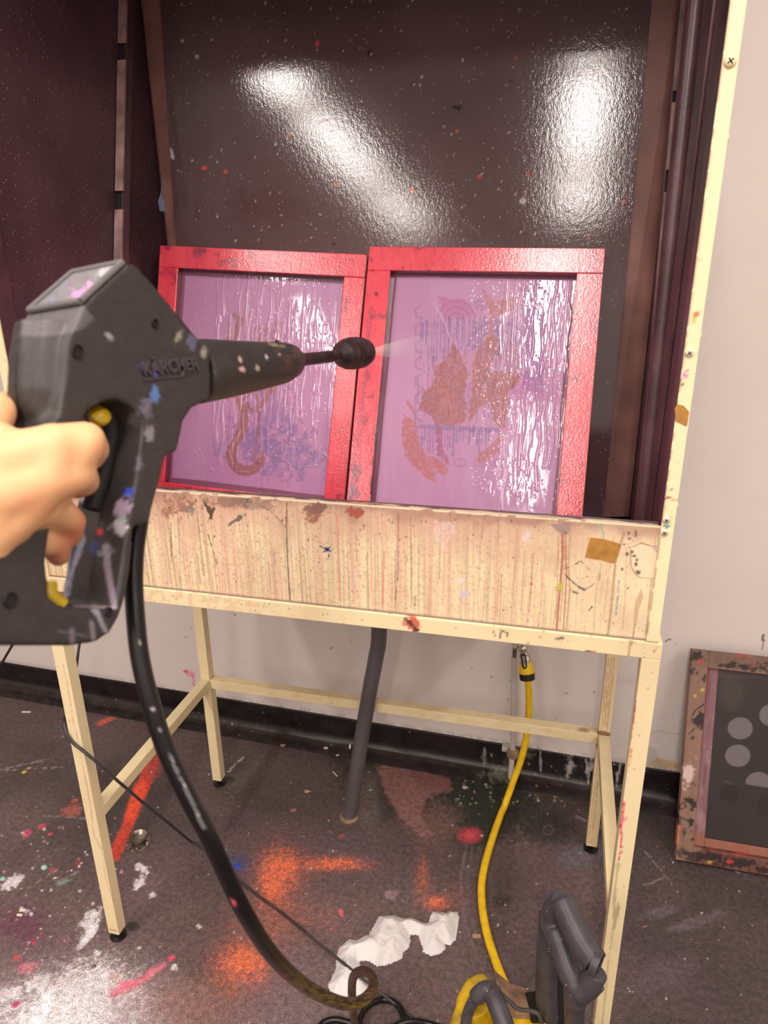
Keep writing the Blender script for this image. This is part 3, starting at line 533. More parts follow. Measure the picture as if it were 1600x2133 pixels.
skin_box('inner_panel', BX0+.0027, IX0, FY+.0165, BYB-.004, ZR+.001, ZT-.012, m_dark); skin_box('inner_panel', IX1, BX1-.0027, FY+.0165, BYB-.004, ZR+.001, ZT-.012, m_dark)
skin_box('front_return', BX1-.0163, BX1-.0130, FY, FY+.034, AT-.02, ZT-.012, m_dark2, .001); skin_box('front_return', BX0+.0130, BX0+.0163, FY, FY+.034, AT-.02, ZT-.012, m_dark2, .001)
skin_box('back_panel', BX0, BX1, BYB-.003, BYB, ZR+.0005, ZT, m_strip); skin_box('roof', BX0, BX1, FY, BYB, ZT-.01, ZT, m_dark)
skin_box('tray', IX0, IX1, FY+.004, BYB-.004, ZR+.001, ZR+.006, m_dark2)
skin_box('roof_front_edge', BX0, BX1, 0.0008, FY-.0002, ZT-.03, ZT+.002, m_cream)
# leaning splash sheet at the back (5 degrees), glossy and wet
LA = math.radians(5); SY0, SZ0 = .400, .88
def sheet_y(z): return .430 + math.tan(LA)*(z-.88)
XA, XB = .0635, .9495
def sheet_paint(Q):
    p = Paint(Q, (86, 66, 68)); x, z = Q[:, 0], Q[:, 2]; n = fbm(x*5, z*5, 90, 4)
    p.mix(.6*sstep(.35, .7, n), (100, 80, 82)); p.mix(.5*sstep(500, 1050, p.V), (70, 48, 52)); p.blob(560, 430, 70, 40, (84, 52, 54), .5, .7, .6)  # sheet darkens downwards: shade beside the screens put into the colour
    for q in [(772, 113, 6, 9), (1210, 120, 4, 5), (952, 225, 7, 5), (1216, 252, 3, 3), (1246, 255, 3, 3), (1063, 168, 3, 3), (695, 507, 4, 3), (870, 418, 6, 3)]: p.blob(*q, (18, 12, 14), .9, .4, .9)
    p.stroke([(1232, 112), (1225, 135), (1210, 150), (1198, 150)], 1.3, (24, 16, 18), .9, .8, .4)
    p.stroke([(1318, 210), (1322, 250)], 1, (24, 16, 18), .8, .8, .4)
    p.blob(1089, 419, 6, 5, (206, 200, 200), .9, .5, .3); p.blob(1089, 419, 2, 2, (40, 30, 30), .9, .4, 0); p.blob(1145, 204, 5, 5, (214, 208, 208), .9, .5, .3)
    for q in [(426, 350, 5, 4), (602, 282, 3, 4), (700, 383, 4, 3), (858, 397, 4, 4), (1075, 121, 3, 3), (999, 368, 4, 4), (1101, 364, 3, 3), (952, 273, 2, 3), (1227, 492, 4, 3), (470, 357, 4, 3), (661, 91, 3, 5), (1400-100, 420, 3, 3), (425, 376, 2, 2), (517, 150, 2, 3)]: p.blob(*q, [(226, 84, 50), (220, 60, 90)][int(q[0]) % 2], .95, .4, .5)
    p.blob(380, 85, 4, 4, (190, 180, 180), .9, .5, .3); p.blob(410, 118, 4, 4, (190, 180, 180), .9, .5, .3); p.stroke([(350, 166), (370, 172), (374, 200)], 1.6, (120, 60, 70), .7, 1.2, .5); p.stroke([(356, 310), (361, 330)], 2, (206, 200, 200), .9, 1, .8)
    p.stroke([(968, 465), (985, 472), (1000, 490)], 1.2, (130, 110, 104), .7, 1); p.stroke([(1262, 530), (1310, 528)], 1, (110, 92, 92), .6, 1.2, .6)
    p.stroke([(1270, 1004), (1290, 1006)], 1.5, (170, 130, 104), .7, 1.2, .8); p.specks((340, 0, 1350, 520), 300, (.7, 2.0), [(204, 196, 196), (180, 170, 168), (160, 150, 120)], .85)  # a short wet reflection painted in, then pale specks
    for k in range(7): p.stroke([(1256, 1030+k*7), (1300+RNG.uniform(-14, 4), 1033+k*7)], RNG.uniform(.6, 2.), (124, 98, 104), .6, 1.2, 1.)  # horizontal wet reflections put into the colour as pale strokes
    return p.C
grid('splash_sheet', np.arange(XA, XB+.001, .0026), np.arange(.872, ZT-.012, .0026), lambda x, z: np.stack([x, sheet_y(z)-.001, z], 1), m_sheet, booth, sheet_paint, smooth=False)
MB().add([(XA, sheet_y(z)+dy, z) if i == 0 else (XB, sheet_y(z)+dy, z) for z in (.872, ZT-.012) for i in (0, 1) for dy in (-.0007, .003)], [(0,1,3,2),(4,6,7,5),(0,4,5,1),(2,3,7,6),(1,5,7,3),(0,2,6,4)]).build('sheet_core', m_dark2, booth)
# slotted racks leaning against the side panels; worn light edges in segments between the slots
def rack(side):
    if side > 0: X = IX1; pts = [(1425, 16), (1400, 312), (1390, 355)]
    y_at = (lambda z: .423+(z-1.716)*.256) if side > 0 else (lambda z: .449+(z-1.813)*.2757)
    X0 = (IX1-.001) if side > 0 else (IX0+.001); s = -side; wd = .012
    def bar(z0, z1, x0, x1, dy0, dy1, nm, mat):
        v = []
        for z in (z0, z1):
            y = y_at(z)
            v += [(min(x0, x1), y+dy0, z), (max(x0, x1), y+dy0, z), (max(x0, x1), y+dy1, z), (min(x0, x1), y+dy1, z)]
        return MB().add(v, [(0,3,2,1),(4,5,6,7),(0,1,5,4),(1,2,6,5),(2,3,7,6),(3,0,4,7)]).build(nm, mat, booth, bevel=.0008)
    bar(.90, ZT-.02, X0, X0+s*wd, .004, .03, 'rack_web', m_dark2)
    edges = [ZT-.02, 1.60, 1.584, 1.487, 1.455, 1.243, 1.215, .97] if side > 0 else [ZT-.02, 1.74, 1.712, 1.487, 1.455, 1.20, 1.17, .97]
    for k in range(0, len(edges), 2): bar(edges[k+1], edges[k], X0, X0+s*(.0125 if side > 0 else .016), -.003, .004, 'rack_edge', m_rack)
    for k in range(1, len(edges)-1, 2): bar(edges[k+1], edges[k]+.0, X0+s*.0002, X0+s*wd*.98, .0035, .0039, 'slot', m_blackm)
rack(1); rack(-1)
MB().tube([(IX1-.007, .290+(z-1.67)*.12, z) for z in (.88, 1.2, 1.5, ZT-.02)], .013, 16).build('side_post', m_dark2, booth, smooth=True)
MB().box(IX1-.004, IX1, .150, .215, ZR+.01, ZT-.02).build('side_flange', m_dark2, booth, bevel=.001)
# border strips either side of the sheet
MB().prism([(.018, BYB-.009, .88), (.068, .437, .88), (XA+.002, sheet_y(ZT-.02)-.002, ZT-.02), (.018, BYB-.009, ZT-.02)], (0, .002, 0)).build('border_strip', m_strip, booth)
MB().prism([(XB-.002, .437, .88), (IX1-.001, .450, .88), (IX1-.001, BYB-.008, ZT-.02), (XB-.002, sheet_y(ZT-.02)-.002, ZT-.02)], (0, .002, 0)).build('border_strip', m_strip, booth)
# blue rag of dried ink on left strip
# screws on trims
def screw(c, n, r=.0048, mat=m_screw, name='screw'):
    n = np.array(n, float); c = np.array(c, float); o = MB().lathe(c, n, [(0, r), (r*.25, r), (r*.5, r*.8), (r*.62, r*.35), (r*.62, .0)], 20).build(name, mat, booth, smooth=True)
    a = np.array([.8, 0, .6]); b = np.array([-.6, 0, .8])
    if abs(n[1]) > .5:
        MB().obox(c+n*r*.62, (a, b, n), (r*.55, r*.10, r*.06)).obox(c+n*r*.62, (b, a, n), (r*.55, r*.10, r*.06)).build('cross_slot', m_blackm, o)
for q in [(1436, 735), (1388, 1083), (1384, 1109)]: screw(onY(*q, .0008), (0, -1, 0), .0052)
screw(onY(1521, 128, .0008), (0, -1, 0), .0062, m_cream, 'bolt')
for z in (1.483, 1.272, 1.056): screw((BX1, .012, z), (1, 0, 0), .005, m_cream, 'bolt')
def patch(name, pts, col, yoff, label, cat, mat):
    o = MB().prism([onY(u, v, yoff) for u, v in pts], (0, .0005, 0)).build(name, mat, None, loc=onY(*pts[0], yoff)); tagp(o, label, cat); return o
patch('brown_tape', [(1230, 1120), (1262, 1124), (1294, 1134), (1280, 1173), (1250, 1166), (1219, 1161)], 0, FY-.0006, 'brown tape scrap stuck on the right end of the booth apron', 'tape', m_tape)
patch('brown_tape', [(1412, 842), (1424, 845), (1436, 858), (1431, 888), (1408, 878), (1406, 850)], 0, .0002, 'brown tape scrap stuck on the right edge trim of the booth', 'tape', m_tape)
rag = MB().prism([onY(340, 362, .41), onY(336, 400, .41), onY(330, 420, .41), onY(334, 440, .41), onY(346, 440, .41), onY(344, 420, .41), onY(338, 405, .41)], (0, -.0015, 0)).build('ink_scrap', M('blue_grey_scrap', (104, 112, 132), rough=.5), booth)

# ------------------------------------------------------------------ silk screens in the booth
def screen(name, label, TL, TR, BR_, BL, bar, thick, rec, mesh_paint, red_paint, txt, hgt):
    TL, TR, BR_, BL = map(np.array, (TL, TR, BR_, BL)); ex = (TR-TL); w = np.linalg.norm(ex); ex = ex/w
    dn = (BL-TL); dn -= ex*(dn@ex); dn /= np.linalg.norm(dn); nb = np.cross(dn, ex)      # nb should point back (+Y)
    if nb[1] < 0: nb = -nb
    h = hgt; t = thing(name, label, 'screen', tuple(TL+dn*h+ex*w/2), 'silk screens in the booth')
    at = lambda a, b, c=0.: TL+ex*a+dn*b+nb*c
    def dbar(a0, a1, b0, b1, nm):
        step = .003; bm = bmesh.new()
        def face(o, A, B):
            na, nb_ = max(1, int(np.linalg.norm(A)/step)), max(1, int(np.linalg.norm(B)/step))
            vs = [[bm.verts.new(o+A*(i/na)+B*(j/nb_)) for i in range(na+1)] for j in range(nb_+1)]
            for j in range(nb_):
                for i in range(na): bm.faces.new((vs[j][i], vs[j+1][i], vs[j+1][i+1], vs[j][i+1]))
        A, B, C = ex*(a1-a0), dn*(b1-b0), nb*thick
        face(at(a0, b0), A, B); face(at(a0, b0, thick), B, A); face(at(a0, b0), B, C); face(at(a1, b0), C, B); face(at(a0, b0), C, A); face(at(a0, b1), A, C)
        bmesh.ops.remove_doubles(bm, verts=bm.verts, dist=1e-5); bmesh.ops.recalc_face_normals(bm, faces=bm.faces); me = bpy.data.meshes.new(nm); bm.to_mesh(me); bm.free()
        Q = verts_np(me); inner = ((Q-TL)@nb)
        set_col(me, red_paint(Q, inner, (Q-TL)@ex, (Q-TL)@dn, w, h))
        o = link_mesh(nm, me, m_red, t); b = o.modifiers.new('b', 'BEVEL'); b.width = .0015; b.segments = 2; b.limit_method = 'ANGLE'; b.angle_limit = 1.
        return o
    dbar(0, w, 0, bar, 'frame_bar'); dbar(0, w, h-bar, h, 'frame_bar'); dbar(0, bar, bar, h-bar, 'frame_bar'); dbar(w-bar, w, bar, h-bar, 'frame_bar')
    a = np.arange(bar-.001, w-bar+.001, .00095); b = np.arange(bar-.001, h-bar+.001, .00095)
    def fn(A, B):
        Q = TL+np.outer(A, ex)+np.outer(B, dn)+nb*rec; hh = drips(Q, A, B); return Q - nb*hh[:, None]
    CUR.update(TL=TL, ex=ex, dn=dn, w=w, h=h, bar=bar); grid('mesh', a, b, fn, m_mesh, t, mesh_paint, flip=False)
    return t, at, ex, dn, nb
DR = {'n': 0}
def drips(Q, A, B):
    U, V = proj(Q); DR['n'] += 1; z = np.zeros(len(A)); r = np.random.default_rng(DR['n'])
    zone = (450, 700, 560, 960) if DR['n'] == 1 else (1040, 1190, 560, 1010)
    for k in range(90 if DR['n'] == 1 else 60):
        u0 = r.uniform(zone[0], zone[1]); v0 = r.uniform(zone[2], zone[3]-120); L = r.uniform(30, 190); wd = r.uniform(1.2, 4.2); u1 = u0+(.0-(.10))*L*.7
        i = np.where((abs(U-(u0+u1)/2) < 40) & (V > v0-8) & (V < v0+L+8))[0]
        if not len(i): continue
        t = np.clip((V[i]-v0)/L, 0, 1); c = u0+(u1-u0)*t + 2.5*np.sin(V[i]*.06+k)*(k % 3 > 0); d = np.abs(U[i]-c)/(wd*(.7+.6*t)); e = np.where(V[i] < v0, (v0-V[i])/4, np.where(V[i] > v0+L, (V[i]-v0-L)/4, 0))
        z[i] = np.maximum(z[i], .00045*np.sqrt(np.clip(1-d*d-e*e, 0, 1)))
    for k in range(500):
        u0 = r.uniform(zone[0]-60, zone[1]+15); v0 = r.uniform(zone[2], zone[3]+30); q = r.uniform(.8, 2.2)
        i = np.where((abs(U-u0) < 3) & (abs(V-v0) < 3))[0]
        if len(i): z[i] = np.maximum(z[i], .0005*np.sqrt(np.clip(1-((U[i]-u0)**2+(V[i]-v0)**2)/q**2, 0, 1)))
    g = fbm(A*60, B*12, 30, 3); wet = sstep(.45, .6, fbm(U/60, V/90, 31))
    z += wet*(.00022*fbm(A*260, B*70, 32, 2)) + .00012*g
    return z
PUR = (184, 130, 170); BRN = (156, 96, 100)
CUR = {}
def c2(x, y): return (300+x/3.2, 480+y/3.2)
def c3(x, y): return (700+x/2.6667, 480+y/2.6667)
def base_mesh(Q, dark_edge):
    p = Paint(Q, PUR); n = fbm(p.U/90, p.V/120, 100, 3); st = fbm(p.U/5, p.V/130, 101, 2)
    p.mix(.45*sstep(.4, .75, n), (184, 134, 176)); p.mix(.3*sstep(.5, .7, st), (190, 132, 170)); p.mix(.35*sstep(.45, .6, fbm(p.U/40, p.V/200, 104, 3)), (172, 112, 156))
    a, b = (Q-CUR['TL'])@CUR['ex'], (Q-CUR['TL'])@CUR['dn']; k = CUR['bar']; e = np.minimum(np.minimum(a-k, CUR['w']-k-a)-.006*dark_edge[0], np.minimum(b-k, CUR['h']-k-b)-.006*dark_edge[1]) + .004*(n-.5)
    p.edge = (1-sstep(-.001, .001, e)); return p
def paintL(Q):
    p = base_mesh(Q, (1., 1.6))
    for k in range(9): p.stroke([(645+k*3.5, 620), (640+k*3.5, 700)], 1, (130, 84, 140), .25, 1.5, 1)
    p.blob(580, 930, 60, 36, (112, 86, 142), .6, .6, 1.3); p.blob(560, 860, 50, 45, (124, 90, 146), .4, .6, 1.3); p.blob(600, 960, 70, 26, (126, 96, 150), .4, .6, 1.3); p.blob(455, 930, 16, 14, (120, 100, 150), .4, .6, 1.2)
    p.stroke([c2(600, 560), c2(640, 600), c2(600, 720)], [4, 8, 6], BRN, .8, 1.5, 1.2); p.stroke([c2(575, 620), c2(560, 740)], 3, BRN, .6, 1.2, 1.); p.poly([c2(720, 640), c2(900, 600), c2(960, 740), c2(880, 800), c2(700, 780)], BRN, .55, 2, texture=.9)
    p.poly([c2(600, 1040), c2(900, 1000), c2(880, 1090), c2(640, 1110)], BRN, .6, 2, texture=.8)
    p.stroke([c2(600, 1090), c2(640, 1160), c2(665, 1200)], [5, 5, 7], BRN, .85, 1.5, .7); p.stroke([c2(700, 1090), c2(660, 1130), c2(640, 1160)], [3, 3, 3], BRN, .8, 1.3, .6); p.stroke([c2(850, 1060), c2(800, 1140), c2(745, 1200), c2(700, 1190)], [5, 5, 5, 4], BRN, .8, 1.5, .7); p.stroke([c2(740, 1090), c2(765, 1150)], 3, BRN, .7, 1.3, .6); p.blob(*c2(685, 1165), 6, 8, BRN, .9, .3, .2)
    p.stroke([c2(660, 1190), c2(665, 1260), c2(655, 1330), c2(625, 1390), c2(590, 1440), c2(578, 1500), c2(595, 1555), c2(640, 1595), c2(690, 1603), c2(735, 1590), c2(765, 1555), c2(775, 1530)], [9, 10, 10, 9, 9, 11, 11, 11, 11, 10, 9, 7], (150, 88, 96), .92, 1.3, .5)
    p.stroke([c2(740, 1560), c2(785, 1530), c2(790, 1450)], [4, 6, 1.5], (150, 88, 96), .9, 1.2, .4); p.stroke([c2(650, 1330), c2(600, 1420), c2(575, 1490), c2(600, 1560)], [1, 1.6, 1.6, 1], (206, 150, 168), .6, 1, .5); p.stroke([c2(640, 1600), c2(700, 1610)], 1.6, (190, 134, 150), .6, 1, .5)
    for k in range(14): x, y = c2(770-2.6*k, 1220+25*k); p.blob(x, y, 3.4, 5, (150, 90, 110), .85, .35, .2, .5)
    p.mix(.85*p.edge, (116, 58, 84)); return p.C
def paintR(Q):
    p = base_mesh(Q, (1.2, .8)); GH = (118, 84, 140)
    p.poly([c3(1040, 300), c3(1180, 260), c3(1160, 900), c3(1050, 900), c3(1020, 600)], (134, 72, 142), .55, 6, 8); p.poly([c3(570, 370), c3(720, 380), c3(770, 470), c3(700, 500), c3(600, 480)], (176, 84, 140), .6, 3, 4); p.blob(*c3(1050, 870), 20, 18, (170, 80, 150), .5, .6, 1.)
    for r_ in (16, 28, 40): p.stroke([(c3(670, 500)[0]+r_*math.cos(t), c3(670, 500)[1]+r_*math.sin(t)) for t in np.linspace(-3, 0, 10)], 1.6, (150, 80, 140), .5, 1.5, .8)
    p.stroke([(c3(800, 410)[0]+(14-k*.7)*math.cos(k*.6), c3(800, 410)[1]+(14-k*.7)*math.sin(k*.6)) for k in range(16)], 2, (150, 80, 140), .55, 1.5, .6)
    for r_ in (50, 66): p.stroke([(c3(900, 700)[0]+r_*math.cos(t), c3(900, 700)[1]+r_*math.sin(t)*1.1) for t in np.linspace(-2.8, -.2, 12)], 3, GH, .45, 2, .8)
    r = np.random.default_rng(4)
    for k in range(34):
        x = 470+k*15.5+r.uniform(-4, 4); y0 = 480+r.uniform(0, 40); y1 = y0+r.uniform(60, 230); p.stroke([c3(x, y0), c3(x-4, y1)], r.uniform(.9, 2.2), (98, 76, 128), r.uniform(.35, .7), 1.2, .8)
    for k in range(26):
        x = 440+k*17+r.uniform(-5, 5); y0 = 820+r.uniform(0, 120); p.stroke([c3(x, y0), c3(x-4, y0+r.uniform(50, 160))], r.uniform(.8, 1.8), (104, 78, 128), r.uniform(.25, .5), 1.2, .8)
    for k in range(24):
        x = 480+k*16+r.uniform(-4, 4); y0 = 1080+r.uniform(0, 40); p.stroke([c3(x, y0), c3(x-4, y0+r.uniform(60, 150))], r.uniform(.9, 2.2), (98, 74, 130), r.uniform(.35, .65), 1.2, .8)
    p.stroke([c3(480, 1090), c3(900, 1110)], 5, (110, 80, 140), .5, 2, 1.)
    for k in range(9): y = 420+k*95; p.stroke([c3(470, y), c3(440, y+20), c3(445, y+60), c3(480, y+70)], 2.6, GH, .35, 1.6, 1.)
    for k in range(7): x = 440+k*110; p.stroke([c3(x, 1270), c3(x+60, 1275), c3(x+60, 1310), c3(x, 1305), c3(x, 1270)], 2, (160, 90, 140), .4, 1.6, .8)
    OB = (156, 84, 80)
    p.poly([c3(*q) for q in [(810, 320), (880, 395), (1010, 365), (985, 440), (900, 475), (870, 500), (855, 470), (840, 400)]], (172, 98, 92), .85, 2, texture=.5, txs=3)
    p.stroke([c3(862, 480), c3(862, 560), c3(850, 600)], [2, 2.5, 6], (172, 98, 92), .8, 1.2, .8)
    p.poly([c3(*q) for q in [(850, 585), (900, 600), (880, 680), (850, 780), (1000, 790), (1030, 830), (960, 900), (950, 1010), (930, 1130), (880, 1060), (850, 950), (800, 980), (745, 1070), (730, 1060), (745, 950), (760, 850), (755, 740), (790, 650)]], OB, .88, 3, texture=.35, txs=4)
    p.poly([c3(*q) for q in [(900, 600), (1010, 620), (1030, 700), (1020, 790), (900, 780)]], (140, 82, 104), .5, 3, texture=.6, txs=4)
    p.poly([c3(*q) for q in [(655, 600), (662, 650), (720, 740), (735, 800), (715, 900), (720, 1060), (650, 1090), (600, 1080), (560, 1080), (520, 1020), (470, 1000), (480, 890), (545, 860), (550, 755), (610, 720), (650, 640)]], (154, 82, 76), .88, 3, texture=.3, txs=5)
    p.poly([c3(*q) for q in [(380, 1020), (440, 1060), (470, 1200), (520, 1260), (590, 1280), (630, 1330), (600, 1365), (545, 1330), (560, 1410), (500, 1375), (430, 1310), (380, 1240), (365, 1140)]], (176, 90, 84), .85, 2.5, texture=.4, txs=4)
    p.poly([c3(*q) for q in [(930, 1150), (905, 1230), (850, 1275), (780, 1300), (795, 1235), (860, 1200), (920, 1120)]], (170, 90, 86), .8, 2.5, texture=.4, txs=4)
    for k in range(60):
        x = r.uniform(480, 1010); y0 = r.uniform(620, 1000); col = [(120, 60, 60), (196, 120, 110), (110, 70, 110)][k % 3]
        if 740 < x < 770: continue
        p.stroke([c3(x, y0), c3(x-5+r.uniform(-10, 10), y0+r.uniform(30, 120))], r.uniform(.6, 1.6), col, r.uniform(.3, .6), 1., 1.)
    p.poly([c3(*q) for q in [(560, 1080), (600, 1090), (590, 1180), (630, 1300), (560, 1240)]], (150, 56, 84), .7, 3, texture=.4); p.stroke([c3(400, 960), c3(430, 1010)], [5, 3], (176, 90, 84), .7, 1.2, 2)
    p.stroke([c3(540, 400), c3(600, 500), c3(640, 620)], 1.1, (206, 160, 190), .8, 1, .5); p.stroke([c3(545, 860), c3(620, 900), c3(650, 1060)], 1.5, (196, 110, 96), .6, 1, .8)
    p.mix(.85*p.edge, (110, 44, 70)); return p.C
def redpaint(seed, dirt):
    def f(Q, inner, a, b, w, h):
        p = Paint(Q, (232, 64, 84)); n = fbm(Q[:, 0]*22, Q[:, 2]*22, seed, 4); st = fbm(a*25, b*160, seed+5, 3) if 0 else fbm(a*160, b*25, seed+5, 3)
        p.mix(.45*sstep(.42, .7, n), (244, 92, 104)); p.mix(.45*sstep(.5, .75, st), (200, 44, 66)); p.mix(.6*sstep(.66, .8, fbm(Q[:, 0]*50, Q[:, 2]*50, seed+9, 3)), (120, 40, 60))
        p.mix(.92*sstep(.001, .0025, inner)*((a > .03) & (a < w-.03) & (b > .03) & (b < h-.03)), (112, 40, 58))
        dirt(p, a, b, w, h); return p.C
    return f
def dirtL(p, a, b, w, h):
    for x, y, r_ in [(420, 522, 9), (455, 530, 8), (590, 528, 10), (350, 516, 6)]: p.blob(x, y, r_, 4, (90, 30, 70), .6, .5, .9)
    for x in np.arange(436, 730, 19): p.stroke([(x, 536+(x-436)*.045), (x-1, 556+(x-436)*.045)], .8, (150, 60, 50), .8, .6, .5)
    p.mix(.85*sstep(w-.004, w-.001, a), (96, 60, 44)); p.specks((330, 510, 760, 1040), 60, (.8, 2.4), [(110, 30, 50), (90, 24, 44)], .7)
def dirt_tintR(p, a, b, w, h):
    p.stroke([(772, 640), (765, 760), (745, 900), (728, 1035)], [4, 5, 8, 14], (150, 44, 74), .5, 4, 3); p.blob(742, 985, 10, 14, (96, 30, 50), .75, .5, 1.2); p.blob(735, 1025, 10, 16, (80, 50, 90), .6, .5, 1.2); p.blob(784, 612, 4, 4, (100, 20, 40), .9, .4, .2)
    p.mix(.8*sstep(w-.0035, w-.001, a), (176, 120, 100)); p.blob(1240, 540, 14, 10, (90, 70, 80), .6, .5, 1.3); p.blob(1232, 580, 8, 14, (110, 50, 60), .5, .5, 1.2); p.mix(.45*sstep(950, 1240, p.U)*(1-sstep(560, 900, p.V)), (226, 130, 140)); p.specks((720, 510, 1260, 1070), 90, (.8, 2.6), [(110, 30, 50), (90, 24, 44)], .7)  # dirt blobs, plus a paler pink wash towards the upper right
    p.mix(.7*sstep(.0, .01, a-.036)*(1-sstep(.046, .05, a))*sstep(800, 900, p.V)*(fbm(p.U/6, p.V/14, 5) > .45), (60, 30, 36))
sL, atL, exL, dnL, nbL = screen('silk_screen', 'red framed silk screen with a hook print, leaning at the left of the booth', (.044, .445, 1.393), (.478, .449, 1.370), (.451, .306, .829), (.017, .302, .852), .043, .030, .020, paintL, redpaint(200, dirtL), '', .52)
sR, atR, exR, dnR, nbR = screen('silk_screen', 'red framed silk screen with a fish print, leaning at the right of the booth', (.483, .444, 1.384), (.910, .453, 1.375), (.904, .245, .855), (.477, .236, .864), .045, .030, .020, paintR, redpaint(220, dirt_tintR), '', .545)
def text_on(name, s, pos, ux, uy, size, mat, parent, ext=.0003, bold=0.):
    cu = bpy.data.curves.new(name, 'FONT'); cu.body = s; cu.size = size; cu.extrude = ext; cu.offset = bold; cu.resolution_u = 3
    o = bpy.data.objects.new('tmp', cu); COL.objects.link(o); dg = bpy.context.evaluated_depsgraph_get(); me = bpy.data.meshes.new_from_object(o.evaluated_get(dg)); bpy.data.objects.remove(o)
    ux = np.array(ux)/np.linalg.norm(ux); uy = np.array(uy); uy = uy-ux*(uy@ux); uy /= np.linalg.norm(uy); uz = np.cross(ux, uy)
    Q = verts_np(me); Q = np.array(pos)+np.outer(Q[:, 0], ux)+np.outer(Q[:, 1], uy)+np.outer(Q[:, 2], uz); me.vertices.foreach_set('co', Q.ravel()); me.update(); me.materials.clear()
    return link_mesh(name, me, mat, parent)
wL = np.linalg.norm(np.array((.478, .449, 1.370))-np.array((.044, .445, 1.393)))
text_on('pen_number', '08-27', atL(wL-.0435, .088, .004), -dnL, nbL*-1, .013, m_white, sL, .0002, .0003)
text_on('pen_number', '08·17', atR(.0455, .465, .004), dnR, -nbR, .013, m_white, sR, .0002, .0003)
text_on('pen_number', '08-27', atL(wL-.043-.0085, .088, .0192), -dnL, -exL, .013, m_white, sL, .0004, .0003) if 0 else None

# ------------------------------------------------------------------ pipes, tap, hoses under the booth
def smooth_tube(name, pts, r, mat, parent=None, k=8, n=14, loc=None):
    sp_ = spline(pts, k); q = min(r) if hasattr(r, '__len__') else r
    for p_ in sp_: p_[2] = max(p_[2], q if name != 'pipe' else 0.)
    return MB().tube(sp_, r, n).build(name, mat, parent, smooth=True, loc=loc, ang=60)
drainp = thing('drain_pipe', 'thick grey plastic drain pipe bending from the booth down into the floor', 'pipe', tuple(onZ(727, 1700)))
pp = [onY(795, 1270, .457), onY(790, 1310, .457), onY(783, 1370, .457), onY(770, 1440, .457), onY(750, 1560, .457), onY(738, 1640, .457), onY(728, 1702, .457)]; pp[-1][2] = 0.0
pp[0][2] = ZR-.004
smooth_tube('pipe', pp, .0185, m_pvc, drainp, n=24)
MB().lathe(onZ(727, 1702, 0.0), (0, 0, 1), [(0, .024), (.003, .024), (.005, .020), (.005, .019)], 28).build('floor_collar', m_tan, drainp, smooth=True)
MB().obox(onY(729, 1555, .434), ((.1, 0, 1), (1, -.6, 0), (0, 1, 0)), (.006, .0025, .0006)).build('paint_fleck', m_white, drainp)
wp = thing('water_pipe', 'thin white painted water pipe running down the wall behind the yellow hose', 'pipe', tuple(onY(1065, 1610, .694)))
PY = .700
pq = [onY(u, v, PY) for u, v in ((1071, 1368), (1070, 1450), (1069, 1540), (1068, 1562))] + [onY(1066, 1585, PY-.004), onY(1065, 1610, PY-.006)]
pq[-1][2] = .001
MB().tube(pq, .0078, 14).build('pipe', m_pipew, wp, smooth=True)
MB().lathe(onY(1068, 1575, PY), (0, -.1, 1), [(0, .011), (.004, .017), (.012, .018), (.020, .015), (.024, .009)], 16).build('union_nut', m_tan, wp, smooth=True)
MB().obox(onY(1058, 1558, PY+.012), ((1, 0, 0), (0, 0, 1), (0, 1, 0)), (.016, .007, .010)).build('wall_bracket', m_pipew, wp, bevel=.002)
TY = .655
tap = thing('water_tap', 'chrome water tap with a black lever and yellow hose connector, under the booth', 'tap', tuple(onY(1090, 1352, TY)))
Dt = float((onY(1090, 1380, TY)-CAM)@FWD)
def T(u, v, d=0.): return P(u, v, Dt+d)
MB().tube([onY(1072, 1366, PY), onY(1073, 1344, .69), T(1086, 1343), T(1090, 1352), T(1092, 1362)], [.008, .009, .010, .010, .009], 14).lathe(T(1088, 1346), T(1097, 1385)-T(1088, 1346), [(0, .011), (.006, .0135), (.012, .0105), (.022, .0105), (.025, .0145), (.035, .0145), (.037, .011), (.048, .011)], 8).build('valve_body', m_chrome, tap, smooth=True)
MB().lathe(T(1080, 1345), RGT, [(-.004, .006), (-.002, .009), (.010, .009), (.012, .007)], 6).build('valve_inlet', m_chrome, tap)
MB().prism([T(1084, 1363, -.018), T(1096, 1363, -.018), T(1099, 1390, -.018), T(1096, 1394, -.018), T(1091, 1394, -.018), T(1088, 1390, -.018)], FWD*.005).build('lever', m_black, tap, bevel=.001)
text_on('lever_lettering', 'ON-OFF', T(1088.5, 1367, -.0188), -UPV+RGT*.12, RGT, .0078, m_white, tap, .0002)
cd_ = T(1099, 1420)-T(1095, 1380); cd_ /= np.linalg.norm(cd_)
MB().lathe(T(1095, 1378), cd_, [(0, .011), (.001, .0150), (.012, .0182), (.022, .0186), (.034, .0176), (.038, .015)], 20).build('hose_connector', m_yelp, tap, smooth=True)
ck = MB().lathe(T(1097.5, 1402), cd_, [(0, .0165), (.001, .0196), (.016, .0192), (.019, .013)], 12).build('collar_nut', m_black, tap)
yp = [T(1098, 1412), onY(1101, 1432, .650), onY(1102, 1470, .648), onY(1100, 1510, .640), onY(1094, 1550, .628), onY(1083, 1590, .615), onY(1070, 1625, .600)]
for q in [(1050, 1682), (1034, 1722), (1020, 1765), (1008, 1810), (1003, 1850), (1006, 1900), (1016, 1950), (1032, 2000), (1052, 2050), (1076, 2090), (1105, 2133), (1140, 2180)]:
    yp.append(onZ(q[0], q[1], .0092))
for i in range(len(yp)): yp[i][2] = max(yp[i][2], .0092)
